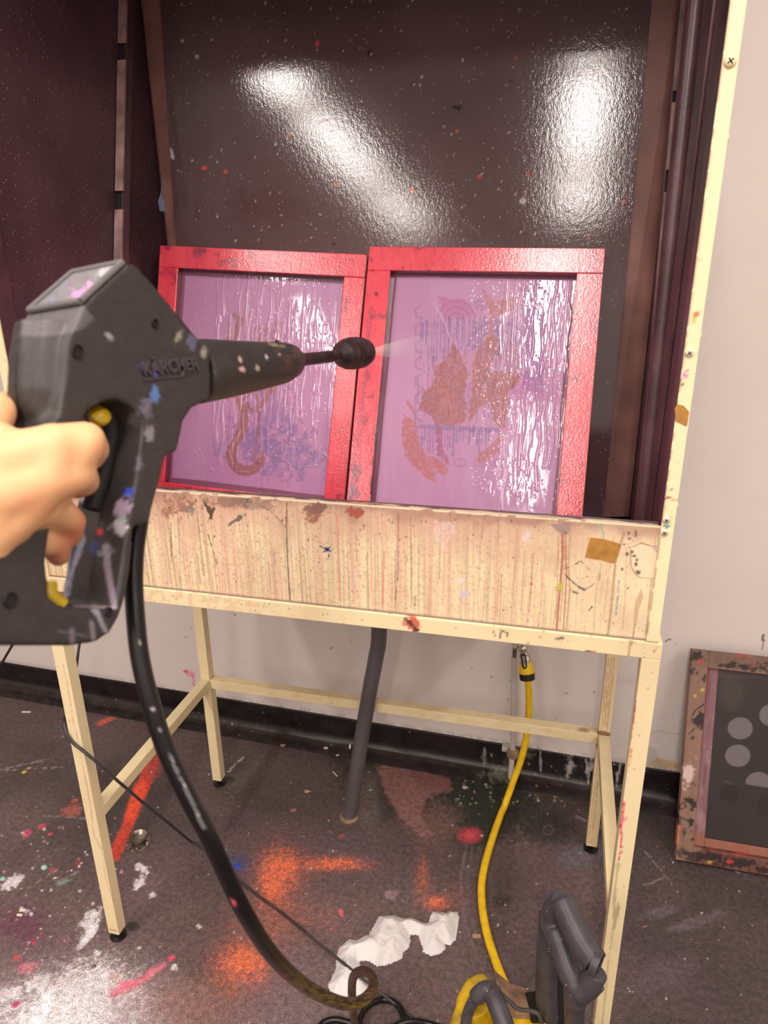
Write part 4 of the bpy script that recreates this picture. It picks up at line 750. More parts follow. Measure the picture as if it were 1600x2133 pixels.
o = smooth_tube('garden_hose', yp, [.0088]*(8*(len(yp)-1)+1), m_yel, None, 8, 18, loc=T(1098, 1415)); tagp(o, 'yellow garden hose curving from the tap down across the floor', 'hose')
# thin cables
cb = [onY(172, 1310, .05), onY(163, 1348, .02), P(150, 1400, 1.50), P(138, 1470, 1.47), P(134, 1500, 1.44), P(139, 1528, 1.385), P(152, 1548, 1.36), P(170, 1565, 1.345), P(190, 1583, 1.345), P(212, 1602, 1.37)]
cb = [P(176, 1290, 1.62), P(165, 1345, 1.60), P(158, 1395, 1.56), P(145, 1440, 1.50), onY(137, 1478, .020), onY(134, 1503, .008), onY(139, 1528, -.004), onY(154, 1549, -.0045), onY(172, 1563, -.0045), onY(196, 1583, -.003), onY(226, 1610, .010), onY(262, 1641, .035), onY(305, 1678, .075), onY(350, 1714, .13)]
for q in [(400, 1755), (460, 1805), (530, 1860), (600, 1912), (660, 1962), (720, 2010), (780, 2058), (840, 2105), (900, 2155)]: cb.append(onZ(*q,   .023 if 640 < q[0] < 800 else .0035))
o = smooth_tube('power_cable', cb, .0030, m_cable, None, 6, 10, loc=onZ(400, 1755)); tagp(o, 'thin grey cable looped round the left front leg and trailing across the floor', 'cable')
cb = [P(60, 1290, 1.6), P(25, 1345, 1.6), P(0, 1388, 1.6), P(-30, 1440, 1.6), P(-70, 1520, 1.62), onZ(-120, 1640, .003), onZ(-240, 1700, .003)]
o = smooth_tube('power_cable', cb, .0028, m_black, None, 6, 10, loc=cb[0]); tagp(o, 'short length of black cable crossing the wall at the left edge', 'cable')

# ------------------------------------------------------------------ framed screen leaning on the wall at the right
ln_ = math.radians(18.9)
ex = np.array([1., 0, 0]); up = np.array([0, math.sin(ln_), math.cos(ln_)]); nf = np.array([0, -math.cos(ln_), math.sin(ln_)]); b0 = np.array([1.196, .494, .0088])-nf*.026
fr = thing('silk_screen', 'old wooden silk screen with dark dotted mesh leaning on the wall at the right', 'screen', tuple(b0))
FWd, FHt, FB, FT = .42, .502, .037, .026
atF = lambda a, b, c=0.: b0+ex*a+up*b+nf*c
def wood_paint(Q):
    p = Paint(Q, (140, 110, 94)); n = fbm(Q[:, 0]*12, Q[:, 2]*12, 300, 4); g = fbm(Q[:, 0]*120, Q[:, 2]*14, 301, 3)
    p.mix(.5*sstep(.4, .7, g), (120, 86, 66)); p.mix(.4*sstep(.45, .7, n), (158, 124, 108)); p.mix(.8*sstep(.62, .7, fbm(Q[:, 0]*38, Q[:, 2]*38, 305, 4)), (44, 34, 32)); U, V = p.U, p.V
    p.mix(.75*sstep(1740, 1770, V)*sstep(1440, 1470, U), (96, 50, 44)); p.mix(.5*(1-sstep(1380, 1400, V)), (100, 76, 66))
    K = (28, 22, 22)
    for q in [(1450, 1368, 12, 8), (1525, 1386, 18, 6), (1572, 1392, 30, 8), (1600, 1388, 14, 14), (1440, 1400, 5, 8), (1456, 1503, 9, 16), (1468, 1415, 4, 8), (1434, 1666, 8, 6), (1443, 1680, 6, 14), (1440, 1713, 5, 9), (1442, 1750, 5, 6), (1430, 1778, 10, 4), (1470, 1785, 30, 7), (1540, 1798, 50, 8), (1590, 1812, 30, 8)]: p.blob(*q, K, .9, .35, 1.1)
    for pts in [[(1465, 1468), (1448, 1480), (1440, 1495), (1450, 1503)], [(1434, 1530), (1448, 1517)], [(1409, 1696), (1425, 1706), (1440, 1712)], [(1414, 1685), (1422, 1670), (1430, 1680), (1418, 1686), (1414, 1675)], [(1438, 1626), (1450, 1637)]]: p.stroke(pts, 1.4, K, .85, .8, .5)
    p.blob(1434, 1615, 14, 22, (222, 196, 192), .85, .4, .8, .2); p.stroke([(1411, 1722), (1409, 1755)], [5, 4], (232, 140, 104), .9, 1.5, .6); p.blob(1463, 1437, 4, 3, (220, 190, 60), .9, .4, .4); p.blob(1448, 1450, 4, 4, (214, 186, 60), .9, .4, .6)
    for q in [(1486, 1764, 7, 4), (1560, 1778, 40, 3), (1545, 1366, 14, 2), (1568, 1388, 5, 3), (1458, 1378, 5, 4), (1520, 1795, 6, 3)]: p.blob(*q, (206, 60, 60), .8, .4, .8)
    p.blob(1478, 1796, 5, 3, (200, 170, 60), .8, .4, .6); return p.C
def obar(nm, a0, a1, b_0, b_1, c0, c1, mat, paint, step=.003):
    bm = bmesh.new(); A, B, C = ex*(a1-a0), up*(b_1-b_0), nf*(c1-c0); o0 = atF(a0, b_0, c0)
    def face(o, A, B):
        na, nb_ = max(1, int(np.linalg.norm(A)/step)), max(1, int(np.linalg.norm(B)/step)); vs = [[bm.verts.new(o+A*(i/na)+B*(j/nb_)) for i in range(na+1)] for j in range(nb_+1)]
        for j in range(nb_):
            for i in range(na): bm.faces.new((vs[j][i], vs[j][i+1], vs[j+1][i+1], vs[j+1][i]))
    face(o0+C, A, B); face(o0, B, A); face(o0, C, B); face(o0+A, B, C); face(o0, A, C); face(o0+B, C, A)
    bmesh.ops.remove_doubles(bm, verts=bm.verts, dist=1e-5); bmesh.ops.recalc_face_normals(bm, faces=bm.faces); me = bpy.data.meshes.new(nm); bm.to_mesh(me); bm.free(); set_col(me, paint(verts_np(me)))
    o = link_mesh(nm, me, mat, fr); b = o.modifiers.new('b', 'BEVEL'); b.width = .0012; b.segments = 2; b.limit_method = 'ANGLE'; b.angle_limit = 1.; return o
obar('frame_bar', 0, FB, 0, FHt, 0, FT, m_wood, wood_paint); obar('frame_bar', FWd-FB, FWd, 0, FHt, 0, FT, m_wood, wood_paint); obar('frame_bar', FB, FWd-FB, 0, FB, 0, FT, m_wood, wood_paint); obar('frame_bar', FB, FWd-FB, FHt-FB, FHt, 0, FT, m_wood, wood_paint)
def tape_paint(Q):
    p = Paint(Q, (138, 100, 106)); g = fbm(Q[:, 0]*170, Q[:, 2]*10, 310, 3); p.mix(.6*sstep(.45, .65, g), (104, 64, 72)); p.mix(.5*sstep(.55, .75, fbm(Q[:, 0]*60, Q[:, 2]*30, 311)), (168, 132, 138))
    p.mix(.8*sstep(1725, 1745, p.V), (150, 96, 70)); p.mix(.9*(1-sstep(4, 8, p.U-(1472-(p.V-1398)*.105))), (124, 42, 50)); return p.C
TP = .026
obar('tape_strip', FB, FB+TP, FB, FHt-FB, .010, .0135, m_wood, tape_paint); obar('tape_strip', FB+TP, FWd-FB, FB, FB+TP*.8, .010, .0135, m_wood, tape_paint); obar('tape_strip', FWd-FB-TP, FWd-FB, FB, FHt-FB, .010, .0135, m_wood, tape_paint)
def dot_paint(Q):
    p = Paint(Q, (46, 40, 42)); n = fbm(Q[:, 0]*14, Q[:, 2]*14, 320, 3); p.mix(.5*n, (60, 52, 52)); G = (116, 108, 110)
    p.blob(1525, 1445, 26, 34, (72, 62, 56), .7, .35, .2)
    for x, y, rx, ry in [(1542, 1517, 26, 23), (1537, 1574, 26, 23)]: p.blob(x, y, rx, ry, G, .95, .04, .02)
    p.blob(1607, 1490, 25, 23, G, .95, .04, .02)
    p.poly([(1553+27-27*math.cos(t), 1630-22*math.sin(t)*1.0+0) for t in np.linspace(-.1, math.pi, 16)][:16]+[(1607, 1642), (1556, 1634)], G, .9, .2)
    p.blob(1519, 1652, 20, 18, (36, 30, 30), .8, .1, .05); p.blob(1600, 1680, 22, 22, (36, 30, 30), .8, .1, .05); p.stroke([(1512, 1628), (1520, 1630), (1527, 1634)], 1, (96, 88, 88), .8, 1); p.mix(.5*(1-sstep(1405, 1420, p.V)), (90, 70, 74)); return p.C
grid('mesh', np.arange(FB-.001, FWd-FB+.001, .0016), np.arange(FB-.001, FHt-FB+.001, .0016), lambda a, b: b0+np.outer(a, ex)+np.outer(b, up)+nf*.009, m_meshd, fr, dot_paint)

# ------------------------------------------------------------------ floor things
dc = onZ(288, 1756)
drn = thing('drain_cup', 'small round steel floor fitting with a raised cup beside the left front leg', 'floor drain', tuple(dc))
MB().lathe(dc, (0, 0, 1), [(0, .030), (.0018, .030), (.003, .027), (.0032, .014)], 36).build('flange', m_steel, drn, smooth=True)
c2_ = dc+np.array([-.001, .005, .003])
MB().lathe(c2_, (0, 0, 1), [(0, .010), (.001, .014), (.009, .0205), (.012, .0228), (.0138, .0222), (.012, .0205), (.006, .015), (.004, .008), (.0035, .0)], 36, cap=False).build('cup', m_steel, drn, smooth=True)
for t in (0.2, 2.2, 3.9, 5.2): MB().obox(dc+np.array([  .0245*math.cos(t),   .0245*math.sin(t)-.001, .005]), ((math.cos(t), math.sin(t), 0), (-math.sin(t), math.cos(t), 0), (0, 0, 1)), (.0028, .0035, .0035)).build('clip', m_steel, drn, bevel=.0008)
for t in np.linspace(3.4, 6.0, 6): MB().lathe(dc+np.array([  .0245*math.cos(t),   .0245*math.sin(t), .0022]), (0, 0, 1), [(0, .0022), (.001, .0022)], 10).build('bolt_hole', m_blackm, drn)
wr = MB().tube([onZ(195, 2013, .0015)+.0035*np.array([math.cos(t), math.sin(t), 0]) for t in np.linspace(0, 2*math.pi, 17)], .0012, 8).build('washer_ring', m_steel, None, smooth=True, loc=onZ(195, 2013)); tagp(wr, 'tiny metal ring lying on the floor in front of the left leg', 'washer')
def chip(u, v, L, Wd, ang, mat, label, name='wood_chip', h=.003, cat='debris'):
    c = onZ(u, v, h/2+.0004); o = MB().obox(c, ((math.cos(ang), math.sin(ang), 0), (-math.sin(ang), math.cos(ang), 0), (0, 0, 1)), (L/2, Wd/2, h/2)).build(name, mat, None, bevel=.0006, loc=c); tagp(o, label, cat, 'litter on the floor'); return o
chip(47, 1896, .013, .006, .3, m_litterw, 'cream wooden chip on the floor at the left edge, upper of two touching'); chip(41, 1906, .013, .005, .1, m_litterw, 'cream wooden chip on the floor at the left edge, lower of two touching')
chip(679, 1558, .012, .006, .3, m_litterw, 'short white rolled scrap left of the grey drain pipe', 'paper_scrap', .004); chip(703, 1573, .009, .004, .6, m_litterw, 'small white scrap just left of the grey drain pipe', 'paper_scrap', .003)
chip(698, 1612, .024, .003, -.7, m_litterw, 'thin pale splinter on the floor left of the grey drain pipe', 'splinter', .002)
chip(55, 1483, .03, .006, .2, m_litterw, 'curled pale scrap near the skirting at the far left', 'paper_scrap', .003)
chip(993, 1950, .018, .009, .2, m_litter, 'brown torn scrap touching the yellow hose', 'paper_scrap', .003); chip(1107, 1622, .018, .007, .5, m_litter, 'brown scrap at the skirting right of the white pipe', 'paper_scrap', .003)
def leaf(u, v, r, ang, label):
    c = onZ(u, v, .0005); n = 14; V = []; 
    for k in range(n): t = 2*math.pi*k/n; q = r*(1+.18*math.sin(3*t+ang)); V.append(c+np.array([q*math.cos(t), q*.72*math.sin(t), .002+.0018*math.sin(2*t+ang)]))
    mb = MB().add(V+[c+np.array([0, 0, .0045])], [(k, (k+1) % n, n) for k in range(n)]+[(n-1-k, ) for k in range(0)]); o = mb.build('dry_leaf', m_litter, None, smooth=True, loc=c)
    s = o.modifiers.new('s', 'SOLIDIFY'); s.thickness = .0008; tagp(o, label, 'leaf'); return o
leaf(589, 1553, .0085, 1., 'small orange brown dry leaf near the skirting behind the left back leg'); leaf(641, 1649, .0095, 2., 'pale brown dry leaf on the floor left of the drain pipe foot')
# crumpled tissue
def tissue():
    lobes = [[(640+x/4.444, 1860+y/4.444) for x, y in L] for L in [
        [(185, 860), (260, 700), (262, 610), (300, 500), (390, 420), (450, 440), (540, 390), (560, 395), (660, 215), (810, 205), (880, 235), (970, 228), (1080, 280), (1125, 270), (1130, 210), (1160, 172), (1290, 185), (1310, 165), (1400, 180), (1418, 240), (1395, 330), (1375, 450), (1330, 495), (1285, 490), (1290, 530), (1230, 580), (1150, 595), (1060, 555), (1065, 530), (1020, 400), (965, 405), (955, 510), (900, 560), (880, 620), (740, 685), (650, 692), (560, 640), (490, 645), (540, 740), (590, 850), (600, 930), (520, 1000), (370, 1015), (210, 970), (190, 870)]]]
    # ground-plane lattice
    L = np.array([onZ(u, v)[:2] for u, v in lobes[0]]); x0, y0 = L.min(0)-.004; x1, y1 = L.max(0)+.004; st = .0022
    xs_, ys_ = np.arange(x0, x1, st), np.arange(y0, y1, st); X, Y = np.meshgrid(xs_, ys_); x, y = X.ravel(), Y.ravel(); ins = np.zeros(len(x), bool); d = np.full(len(x), 9.)
    for k in range(len(L)):
        p, q = L[k], L[(k+1) % len(L)]; e = q-p
        if p[1] != q[1]: ins ^= ((p[1] > y) != (q[1] > y)) & (x < (q[0]-p[0])*(y-p[1])/(q[1]-p[1])+p[0])
        t = np.clip(((x-p[0])*e[0]+(y-p[1])*e[1])/(e@e+1e-12), 0, 1); d = np.minimum(d, np.hypot(x-p[0]-t*e[0], y-p[1]-t*e[1]))
    def ridge(s, sd): return 1-np.abs(2*fbm(x*s, y*s, sd, 2)-1)*2
    wx, wy = x+.010*(fbm(x*60, y*60, 7)-.5), y+.010*(fbm(x*60, y*60, 8)-.5)
    V = np.full(len(x), 9.); rr = np.random.default_rng(3); pts = np.stack([rr.uniform(x0, x1, 70), rr.uniform(y0, y1, 70)], 1); hs = rr.random(70); G = rr.normal(0, .45, (70, 2)); best = np.full(len(x), -9.)
    for c, h_, g in zip(pts, hs, G):        # faceted folds: maximum of tilted planes near each centre
        dd = np.hypot(wx-c[0], wy-c[1]); val = h_*.007 - dd*.22 + ((wx-c[0])*g[0]+(wy-c[1])*g[1])*.5; best = np.maximum(best, val)
    z = .0022 + np.clip(best+.008, 0, .02)*sstep(0, .03, d) + .0024*ridge(45, 55)*sstep(0, .012, d) + .0011*ridge(120, 57)*sstep(0, .006, d); z = np.where(d < .003, z*.4+.0006, z)
    z = np.clip(z, .0006, .04)
    Q = np.stack([x, y, z], 1); idx = -np.ones(len(x), int); keep = ins; idx[keep] = np.arange(keep.sum()); nx = len(xs_); F = []
    I = idx.reshape(len(ys_), nx)
    for j in range(len(ys_)-1):
        for i in range(nx-1):
            q = (I[j, i], I[j, i+1], I[j+1, i+1], I[j+1, i])
            if min(q) >= 0: F.append(q)
    me = bpy.data.meshes.new('crumpled_tissue'); me.from_pydata(Q[keep].tolist(), [], F); me.update(); me.shade_smooth()
    o = link_mesh('crumpled_tissue', me, m_paper, None, loc=(float(L[:, 0].mean()), float(L[:, 1].mean()), 0)); s = o.modifiers.new('s', 'SOLIDIFY'); s.thickness = .0004; s.offset = -1
    tagp(o, 'long crumpled piece of white tissue lying on the floor', 'tissue')
tissue()

# ------------------------------------------------------------------ spray gun
KK = .47; XG = -.375; TH = .050
NAW = np.array([-.905, .425])            # away direction (camera x, depth)
def G(u, v, t=0.):
    x0 = XG-1.105*t; D = x0/((u-800)/FPX-KK); return P(u, v, D)
AW = RGT*NAW[0]+FWD*NAW[1]
gun = thing('spray_gun', 'dark grey pressure washer spray gun with paint smears, held in the hand', 'spray gun', tuple(G(150, 1340, TH/2)))
outer = [(265,550),(283,550),(326,598),(363,643),(394,680),(420,712),(440,735),(440,830),(402,850),(382,880),(378,905),(370,940),(345,952),(335,1000),(320,1050),(312,1090),(295,1097),(280,1095),(277,1125),(272,1195),(262,1250),(248,1290),(228,1320),(200,1338),(150,1346),(60,1346),(-60,1346),(-75,1260),(-40,1150),(10,1060),(45,990),(75,930),(105,890),(125,860),(133,800),(138,740),(145,700),(160,672),(174,635)]
hole = [(190,852),(215,838),(245,833),(275,848),(292,870),(298,892),(291,945),(284,997),(274,1055),(264,1109),(253,1190),(242,1262),(235,1270),(150,1266),(128,1262),(104,1245),(98,1165),(108,1080),(125,1000),(145,930),(170,880)]
def plate(mb, outer, hole, t0, t1):
    bm = bmesh.new(); rings = []
    for t in (t0, t1):
        es = []
        for loop in (outer, hole):
            if not loop: continue
            vs = [bm.verts.new(G(u, v, 0)+AW*t) for u, v in loop]; es += [bm.edges.new((vs[i], vs[(i+1) % len(vs)])) for i in range(len(vs))]; rings.append(vs)
        bmesh.ops.triangle_fill(bm, use_beauty=True, edges=es)
    k = len(rings)//2
    for r in range(k):
        a, b = rings[r], rings[r+k]; n = len(a)
        for i in range(n): bm.faces.new((a[i], a[(i+1) % n], b[(i+1) % n], b[i]))
    bmesh.ops.recalc_face_normals(bm, faces=bm.faces); bm.verts.index_update()
    mb.add([tuple(v.co) for v in bm.verts], [tuple(v.index for v in f.verts) for f in bm.faces]); bm.free()
gb = MB(); plate(gb, outer, hole, 0, TH)
# tapering barrel shroud
bar_c = [(395, 776, 64), (430, 772, 62), (480, 768, 56), (540, 762, 48), (585, 756, 42), (606, 752, 34), (614, 751, 22)]
bp_ = [G(u, v, TH/2) for u, v, r in bar_c]
rr_ = [r*(np.linalg.norm((p-CAM))/FPX) for (u, v, r), p in zip(bar_c, bp_)]
gb.tube(bp_, rr_, 20, flat=1., upv=UPV)
gb.lathe(G(100, 850, TH/2), UPV*1, [(-.022, .002), (-.018, .012), (-.006, .019), (.008, .022), (.03, .021), (.05, .018)], 20)   # tang
def gun_col(me):
    Q = verts_np(me); p = Paint(Q, (50, 45, 44)); tt = ((Q-G(200, 800, 0))@AW); side = (tt < .006)
    # local thickness coordinate: 0 near face, TH far face
    n = fbm(p.U/14, p.V/14, 400, 4)
    p.mix(.35*sstep(.4, .7, n), (64, 58, 57))
    p.mix(.9*((abs((Q-G(300, 800, 0))@np.cross(AW, UPV)*0+tt*0+((Q@AW)-(G(100, 800, 0)@AW))-TH/2) < .0011)), (20, 18, 18))   # moulding seam
    p.poly([(48, 640), (90, 643), (174, 637), (198, 664), (172, 686), (141, 696), (84, 702), (42, 698)], (96, 92, 95), .85, 1, 3)  # lit band of the collar painted as lighter grey
    p.stroke([(88, 646), (82, 700), (76, 760), (60, 850)], 1.3, (22, 20, 20), .8, 1.2)
    W = 0; 
    for q in [(545-20, 1, 1, 1)]: pass
    for (x, y, rx, ry, c, a_, r_) in [(300, 768, 10, 8, (84, 92, 190), .9, 0), (322, 772, 8, 8, (90, 100, 200), .9, 0), (322, 822, 8, 14, (90, 130, 190), .8, 0), (305, 850, 10, 18, (130, 120, 140), .6, 0), (312, 905, 7, 12, (150, 146, 150), .7, 0), (228, 702, 4, 10, (160, 156, 158), .8, -.6), (372, 700, 4, 14, (160, 154, 140), .7, .4), (400, 715, 8, 10, (110, 110, 140), .6, 0), (425, 735, 5, 8, (170, 160, 150), .7, 0), (500, 748, 4, 8, (226, 180, 172), .9, 0), (503, 768, 5, 6, (226, 176, 172), .9, 0), (536, 766, 3, 4, (190, 180, 170), .8, 0), (556, 742, 3, 6, (200, 190, 186), .8, 0), (582, 738, 3, 5, (200, 186, 176), .8, 0), (575, 719, 16, 4, (150, 132, 120), .6, .2),
        (230, 988, 12, 9, (150, 140, 196), .0, 0), (268, 1025, 10, 9, (66, 84, 200), .9, .0), (256, 1062, 14, 20, (190, 170, 196), .85, .2), (250, 1100, 14, 14, (200, 196, 204), .85, 0), (252, 1080, 6, 4, (140, 190, 150), .8, 0), (207, 1108, 5, 7, (226, 40, 40), .9, 0), (196, 1140, 12, 11, (50, 62, 110), .9, 0), (222, 1150, 12, 14, (150, 148, 160), .8, 0), (236, 955, 6, 14, (160, 156, 168), .7, 0), (210, 970, 10, 10, (110, 100, 110), .5, 0), (175, 1035, 14, 10, (214, 206, 210), .85, .3), (176, 1055, 5, 4, (200, 80, 60), .9, 0), (290, 960, 8, 16, (120, 110, 130), .5, 0), (280, 870, 10, 14, (120, 116, 110), .5, 0)]:
        p.blob(x, y, rx, ry, c, a_, .5, .9, r_)
    p.stroke([(162, 1100), (172, 1120), (160, 1160), (150, 1190), (142, 1240)], [4, 7, 6, 4, 3], (150, 150, 170), .85, 2.5, 2.); p.stroke([(150, 1108), (140, 1180), (134, 1255)], [4, 4, 4], (170, 170, 190), .8, 2.5, 1.)
    p.stroke([(220, 1140), (224, 1180), (232, 1230), (238, 1262)], [8, 7, 6, 6], (150, 138, 150), .85, 2.5, 1.2); p.stroke([(155, 1263), (196, 1264), (240, 1266)], 2.4, (170, 156, 166), .8, 2); p.stroke([(196, 1266), (208, 1290), (222, 1318)], [6, 5, 4], (150, 148, 158), .8, 3, 1.5); p.stroke([(150, 1312), (150, 1348)], 5, (116, 106, 122), .8, 2.5, 1.); p.stroke([(190, 1295), (196, 1335)], 4, (140, 132, 140), .7, 2.5, 1.2); p.stroke([(125, 1315), (180, 1325)], 2, (110, 106, 104), .6, 2)
    p.mix(.5*sstep(565, 600, p.U)*sstep(.45, .6, n), (90, 62, 54))
    set_col(me, p.C)
remeshed('body', gb, m_gun, gun, .0017, 8, extra=gun_col)
# top plate on the rear facet, its lit look put into the paler grey
def TF(s, t, h=0.):
    a, b = G(174, 635, 0), G(265, 550, 0); nrm = np.cross(b-a, AW); nrm /= np.linalg.norm(nrm)
    if nrm@UPV < 0: nrm = -nrm
    return a+(b-a)*s+AW*(t*TH)+nrm*h
def top_paint(Q):
    p = Paint(Q, (120, 116, 119)); n = fbm(p.U/10, p.V/10, 410, 3); p.mix(.5*n, (146, 142, 145)); p.blob(170, 612, 22, 12, (206, 150, 200), .9, .5, .9, -.5); p.blob(190, 595, 12, 9, (220, 160, 214), .9, .5, .6, 0); p.blob(125, 640, 20, 5, (200, 196, 200), .8, .5, .9, 0); p.blob(215, 568, 20, 10, (196, 192, 194), .8, .5, .9, -.7); p.blob(172, 630, 6, 4, (226, 120, 90), .9, .5, .4); p.blob(132, 585, 8, 6, (110, 140, 190), .7, .5, .6); p.blob(110, 622, 7, 5, (110, 140, 180), .7, .5, .6); return p.C
grid('top_plate', np.linspace(.10, .93, 50), np.linspace(.10, .86, 50), lambda s, t: np.array([TF(a, b, .0022) for a, b in zip(s, t)]), m_gun, gun, top_paint)
rim = [TF(.03, .04, .002), TF(.98, .04, .002), TF(.98, .93, .002), TF(.03, .93, .002), TF(.03, .04, .002)]
mb = MB()
for i in range(4): mb.tube([rim[i], rim[i+1]], .0022, 8)
mb.build('plate_rim', M('gun_grey_light', (104, 100, 102), rough=.5), gun, smooth=True)
p_ = None
Gn = -AW
def ghole(u, v, rpx):  # raised black disc stands in for the shade of a sunk hole
    c = G(u, v, 0); r = rpx*np.linalg.norm(c-CAM)/FPX; MB().lathe(c+AW*.001, Gn, [(0, r*1.12), (.0016, r*1.1), (.0022, r*.96), (.0012, r*.9), (.0011, 0)], 20).build('recess_shade_disc', m_gund, gun, smooth=True)
for q in [(160, 732, 13), (322, 674, 9), (20, 1250, 14), (226, 1275, 9)]: ghole(*q)
for q in [(434, 822, 6), (577, 712, 5), (552, 786, 5), (452, 725, 4)]:  # barrel holes get the same black shade discs
    pth = P(*q[:2], np.dot(G(q[0], q[1], TH/2)-CAM, FWD)-q[2]*.0 - (.030 if q[1] > 780 or q[0] < 440 else .016)); MB().lathe(pth, -FWD, [(0, .0022), (.0006, .0020), (.0006, 0)], 12).build('recess_shade_disc', m_gund, gun, smooth=True)
text_on('lettering', 'KÄRCHER', G(298, 782, -.0008), G(384, 772, 0)-G(298, 782, 0), UPV, .0125, M('lettering_grey', (66, 60, 64), rough=.4), gun, .0012, .0003)
MB().tube([G(298, 792, .0), G(380, 783, .0)], .0010, 8).tube([G(381, 783, 0), G(381, 770, 0)], .0010, 8).build('logo_bar', MATS['lettering_grey'], gun, smooth=True)
# trigger parts
MB().lathe(G(206, 868, TH*.35), RGT*.6+UPV*.5-FWD*.6, [(-.003, .0055), (0, .0072), (.003, .0068), (.0055, .004), (.0062, 0)], 20).build('trigger_lock', m_olive, gun, smooth=True)
MB().tube(spline([G(225, 850, TH*.5), G(232, 900, TH*.5), G(215, 980, TH*.5), G(190, 1060, TH*.5)], 6), [.006]*19, 12, flat=1).build('trigger', m_gund, gun, smooth=True)
MB().tube(spline([G(100, 1215, TH*.4), G(104, 1240, TH*.35), G(128, 1262, TH*.3)], 6), .005, 12).build('lower_yellow_catch', m_olive, gun, smooth=True)
MB().tube([G(596, 752, TH/2), G(616, 751, TH/2), G(622, 751, TH/2)], [.0125, .0115, .0085], 18).build('lance_nut', M('nut_dirty', (120, 92, 82), rough=.4, metal=.5, var=.5, vscale=90), gun, smooth=True)
MB().tube([G(612, 751, TH/2), G(715, 740, TH/2)], .0062, 16).build('lance', m_gunrod, gun, smooth=True)
nz0, nz1 = G(704, 739, TH/2), G(770, 733, TH/2); ax = nz1-nz0; Ln = np.linalg.norm(ax)
prof_ = []
for k in range(25):
    t = k/24; r = .0172*math.sqrt(max(0, 1-abs(2*t-1)**2.6))*(1+.05*math.sin(k*2.1)); prof_.append((t*Ln, max(r, .004 if k else .006)))
MB().lathe(nz0, ax, prof_, 24).build('nozzle', m_gunrod, gun, smooth=True)
# water leaving the nozzle
sp = bpy.data.materials.new('water_mist'); sp.use_nodes = True; nt = sp.node_tree; nt.nodes.clear()
o_ = nt.nodes.new('ShaderNodeOutputMaterial'); mx = nt.nodes.new('ShaderNodeMixShader'); tr = nt.nodes.new('ShaderNodeBsdfTransparent'); df = nt.nodes.new('ShaderNodeBsdfDiffuse'); df.inputs[0].default_value = (.95, .93, .95, 1)
tcn = nt.nodes.new('ShaderNodeAttribute'); tcn.attribute_name = 'Col'; nt.links.new(tcn.outputs['Fac'], mx.inputs[0]); nt.links.new(tr.outputs[0], mx.inputs[1]); nt.links.new(df.outputs[0], mx.inputs[2]); nt.links.new(mx.outputs[0], o_.inputs[0])
d_ = ax/Ln; tip = nz0+ax*1.02; tb = MB(); npt = 20; LL = .30
tb.tube([tip+d_*(LL*k/npt) for k in range(npt+1)], [.002+.024*(k/npt)**.8 for k in range(npt+1)], 20, cap=False); me = tb.mesh('spray'); me.shade_smooth(); tq = (verts_np(me)-tip)@d_/LL
set_col(me, np.repeat((  .20*(1-np.clip(tq, 0, 1))**2.2)[:, None], 3, 1)); o = link_mesh('water_spray', me, sp, None, loc=tip); tagp(o, 'faint white water spray leaving the gun nozzle', 'water', kind='stuff')
# high pressure hose
hp = [(298,1030,.490),(290,1085,.490),(281,1150,.489),(279,1220,.487),(283,1290,.484),(292,1370,.482),(313,1460,.481),(345,1560,.483),(391,1660,.488),(436,1745,.496),(474,1830,.512),(512,1905,.530),(556,1975,.575),(606,2030,.63),(660,2068,.69),(715,2090,.75),(752,2086,.80),(776,2062,.85),(778,2040,.90),(765,2026,.95),(748,2024,.99),(736,2036,1.03),(733,2060,1.07),(735,2100,1.12),(740,2140,1.22),(748,2200,1.4)]
HPp = [P(*q) for q in hp]
def hose_paint(me):
    Q = verts_np(me); p = Paint(Q, (17, 15, 16)); p.mix(.5*sstep(1950, 2060, p.V)*(p.U < 790), (70, 50, 34)); p.mix(.6*sstep(1990, 2080, p.V)*(fbm(p.U/9, p.V/3, 3) > .5), (120, 96, 60)); f = (p.V > 0)
    S_ = lambda pts, wd, c=(96, 96, 98), a=.9: p.stroke(pts, wd, c, a, .8)
    s0 = lambda x, y: (330+x/10.667, 1540+y/10.667)
    for (x0, y0, x1, y1, w_) in [(265, 370, 300, 420, 4.5), (345, 600, 440, 740, 4.5), (460, 830, 500, 850, 3), (490, 890, 545, 950, 4), (590, 1090, 720, 1320, 4.5), (745, 1400, 800, 1480, 4), (800, 1530, 860, 1620, 4), (890, 1740, 1010, 1950, 5.5)]: S_([s0(x0, y0), s0(x1, y1)], w_)
    for x, y in [(335, 500), (578, 1015), (890, 1680)]: p.blob(*s0(x, y), 3.2, 3.2, (150, 148, 140), .9, .4, .1)
    p.blob(487, 1880, 5, 8, (200, 90, 100), .9, .5, .5, -.5); p.blob(291, 1338, 4, 4, (200, 190, 196), .9, .5, .5); p.blob(318, 1477, 4, 4, (170, 160, 166), .8, .5, .5); p.blob(333, 1521, 3, 4, (140, 140, 150), .8, .5, .5); p.blob(595, 2033, 6, 4, (120, 60, 60), .8, .5, .6)
    set_col(me, p.C)
mh = MB().tube(spline(HPp, 14), .0064, 40).mesh('pressure_hose'); hose_paint(mh); mh.shade_smooth()
o = link_mesh('pressure_hose', mh, M('hose_black', attr=True, rough=.34, spec=.35, bump=[(150, .08, .0004)]), None, loc=HPp[1]); tagp(o, 'thick black high pressure hose hanging from the spray gun in a loop', 'hose')
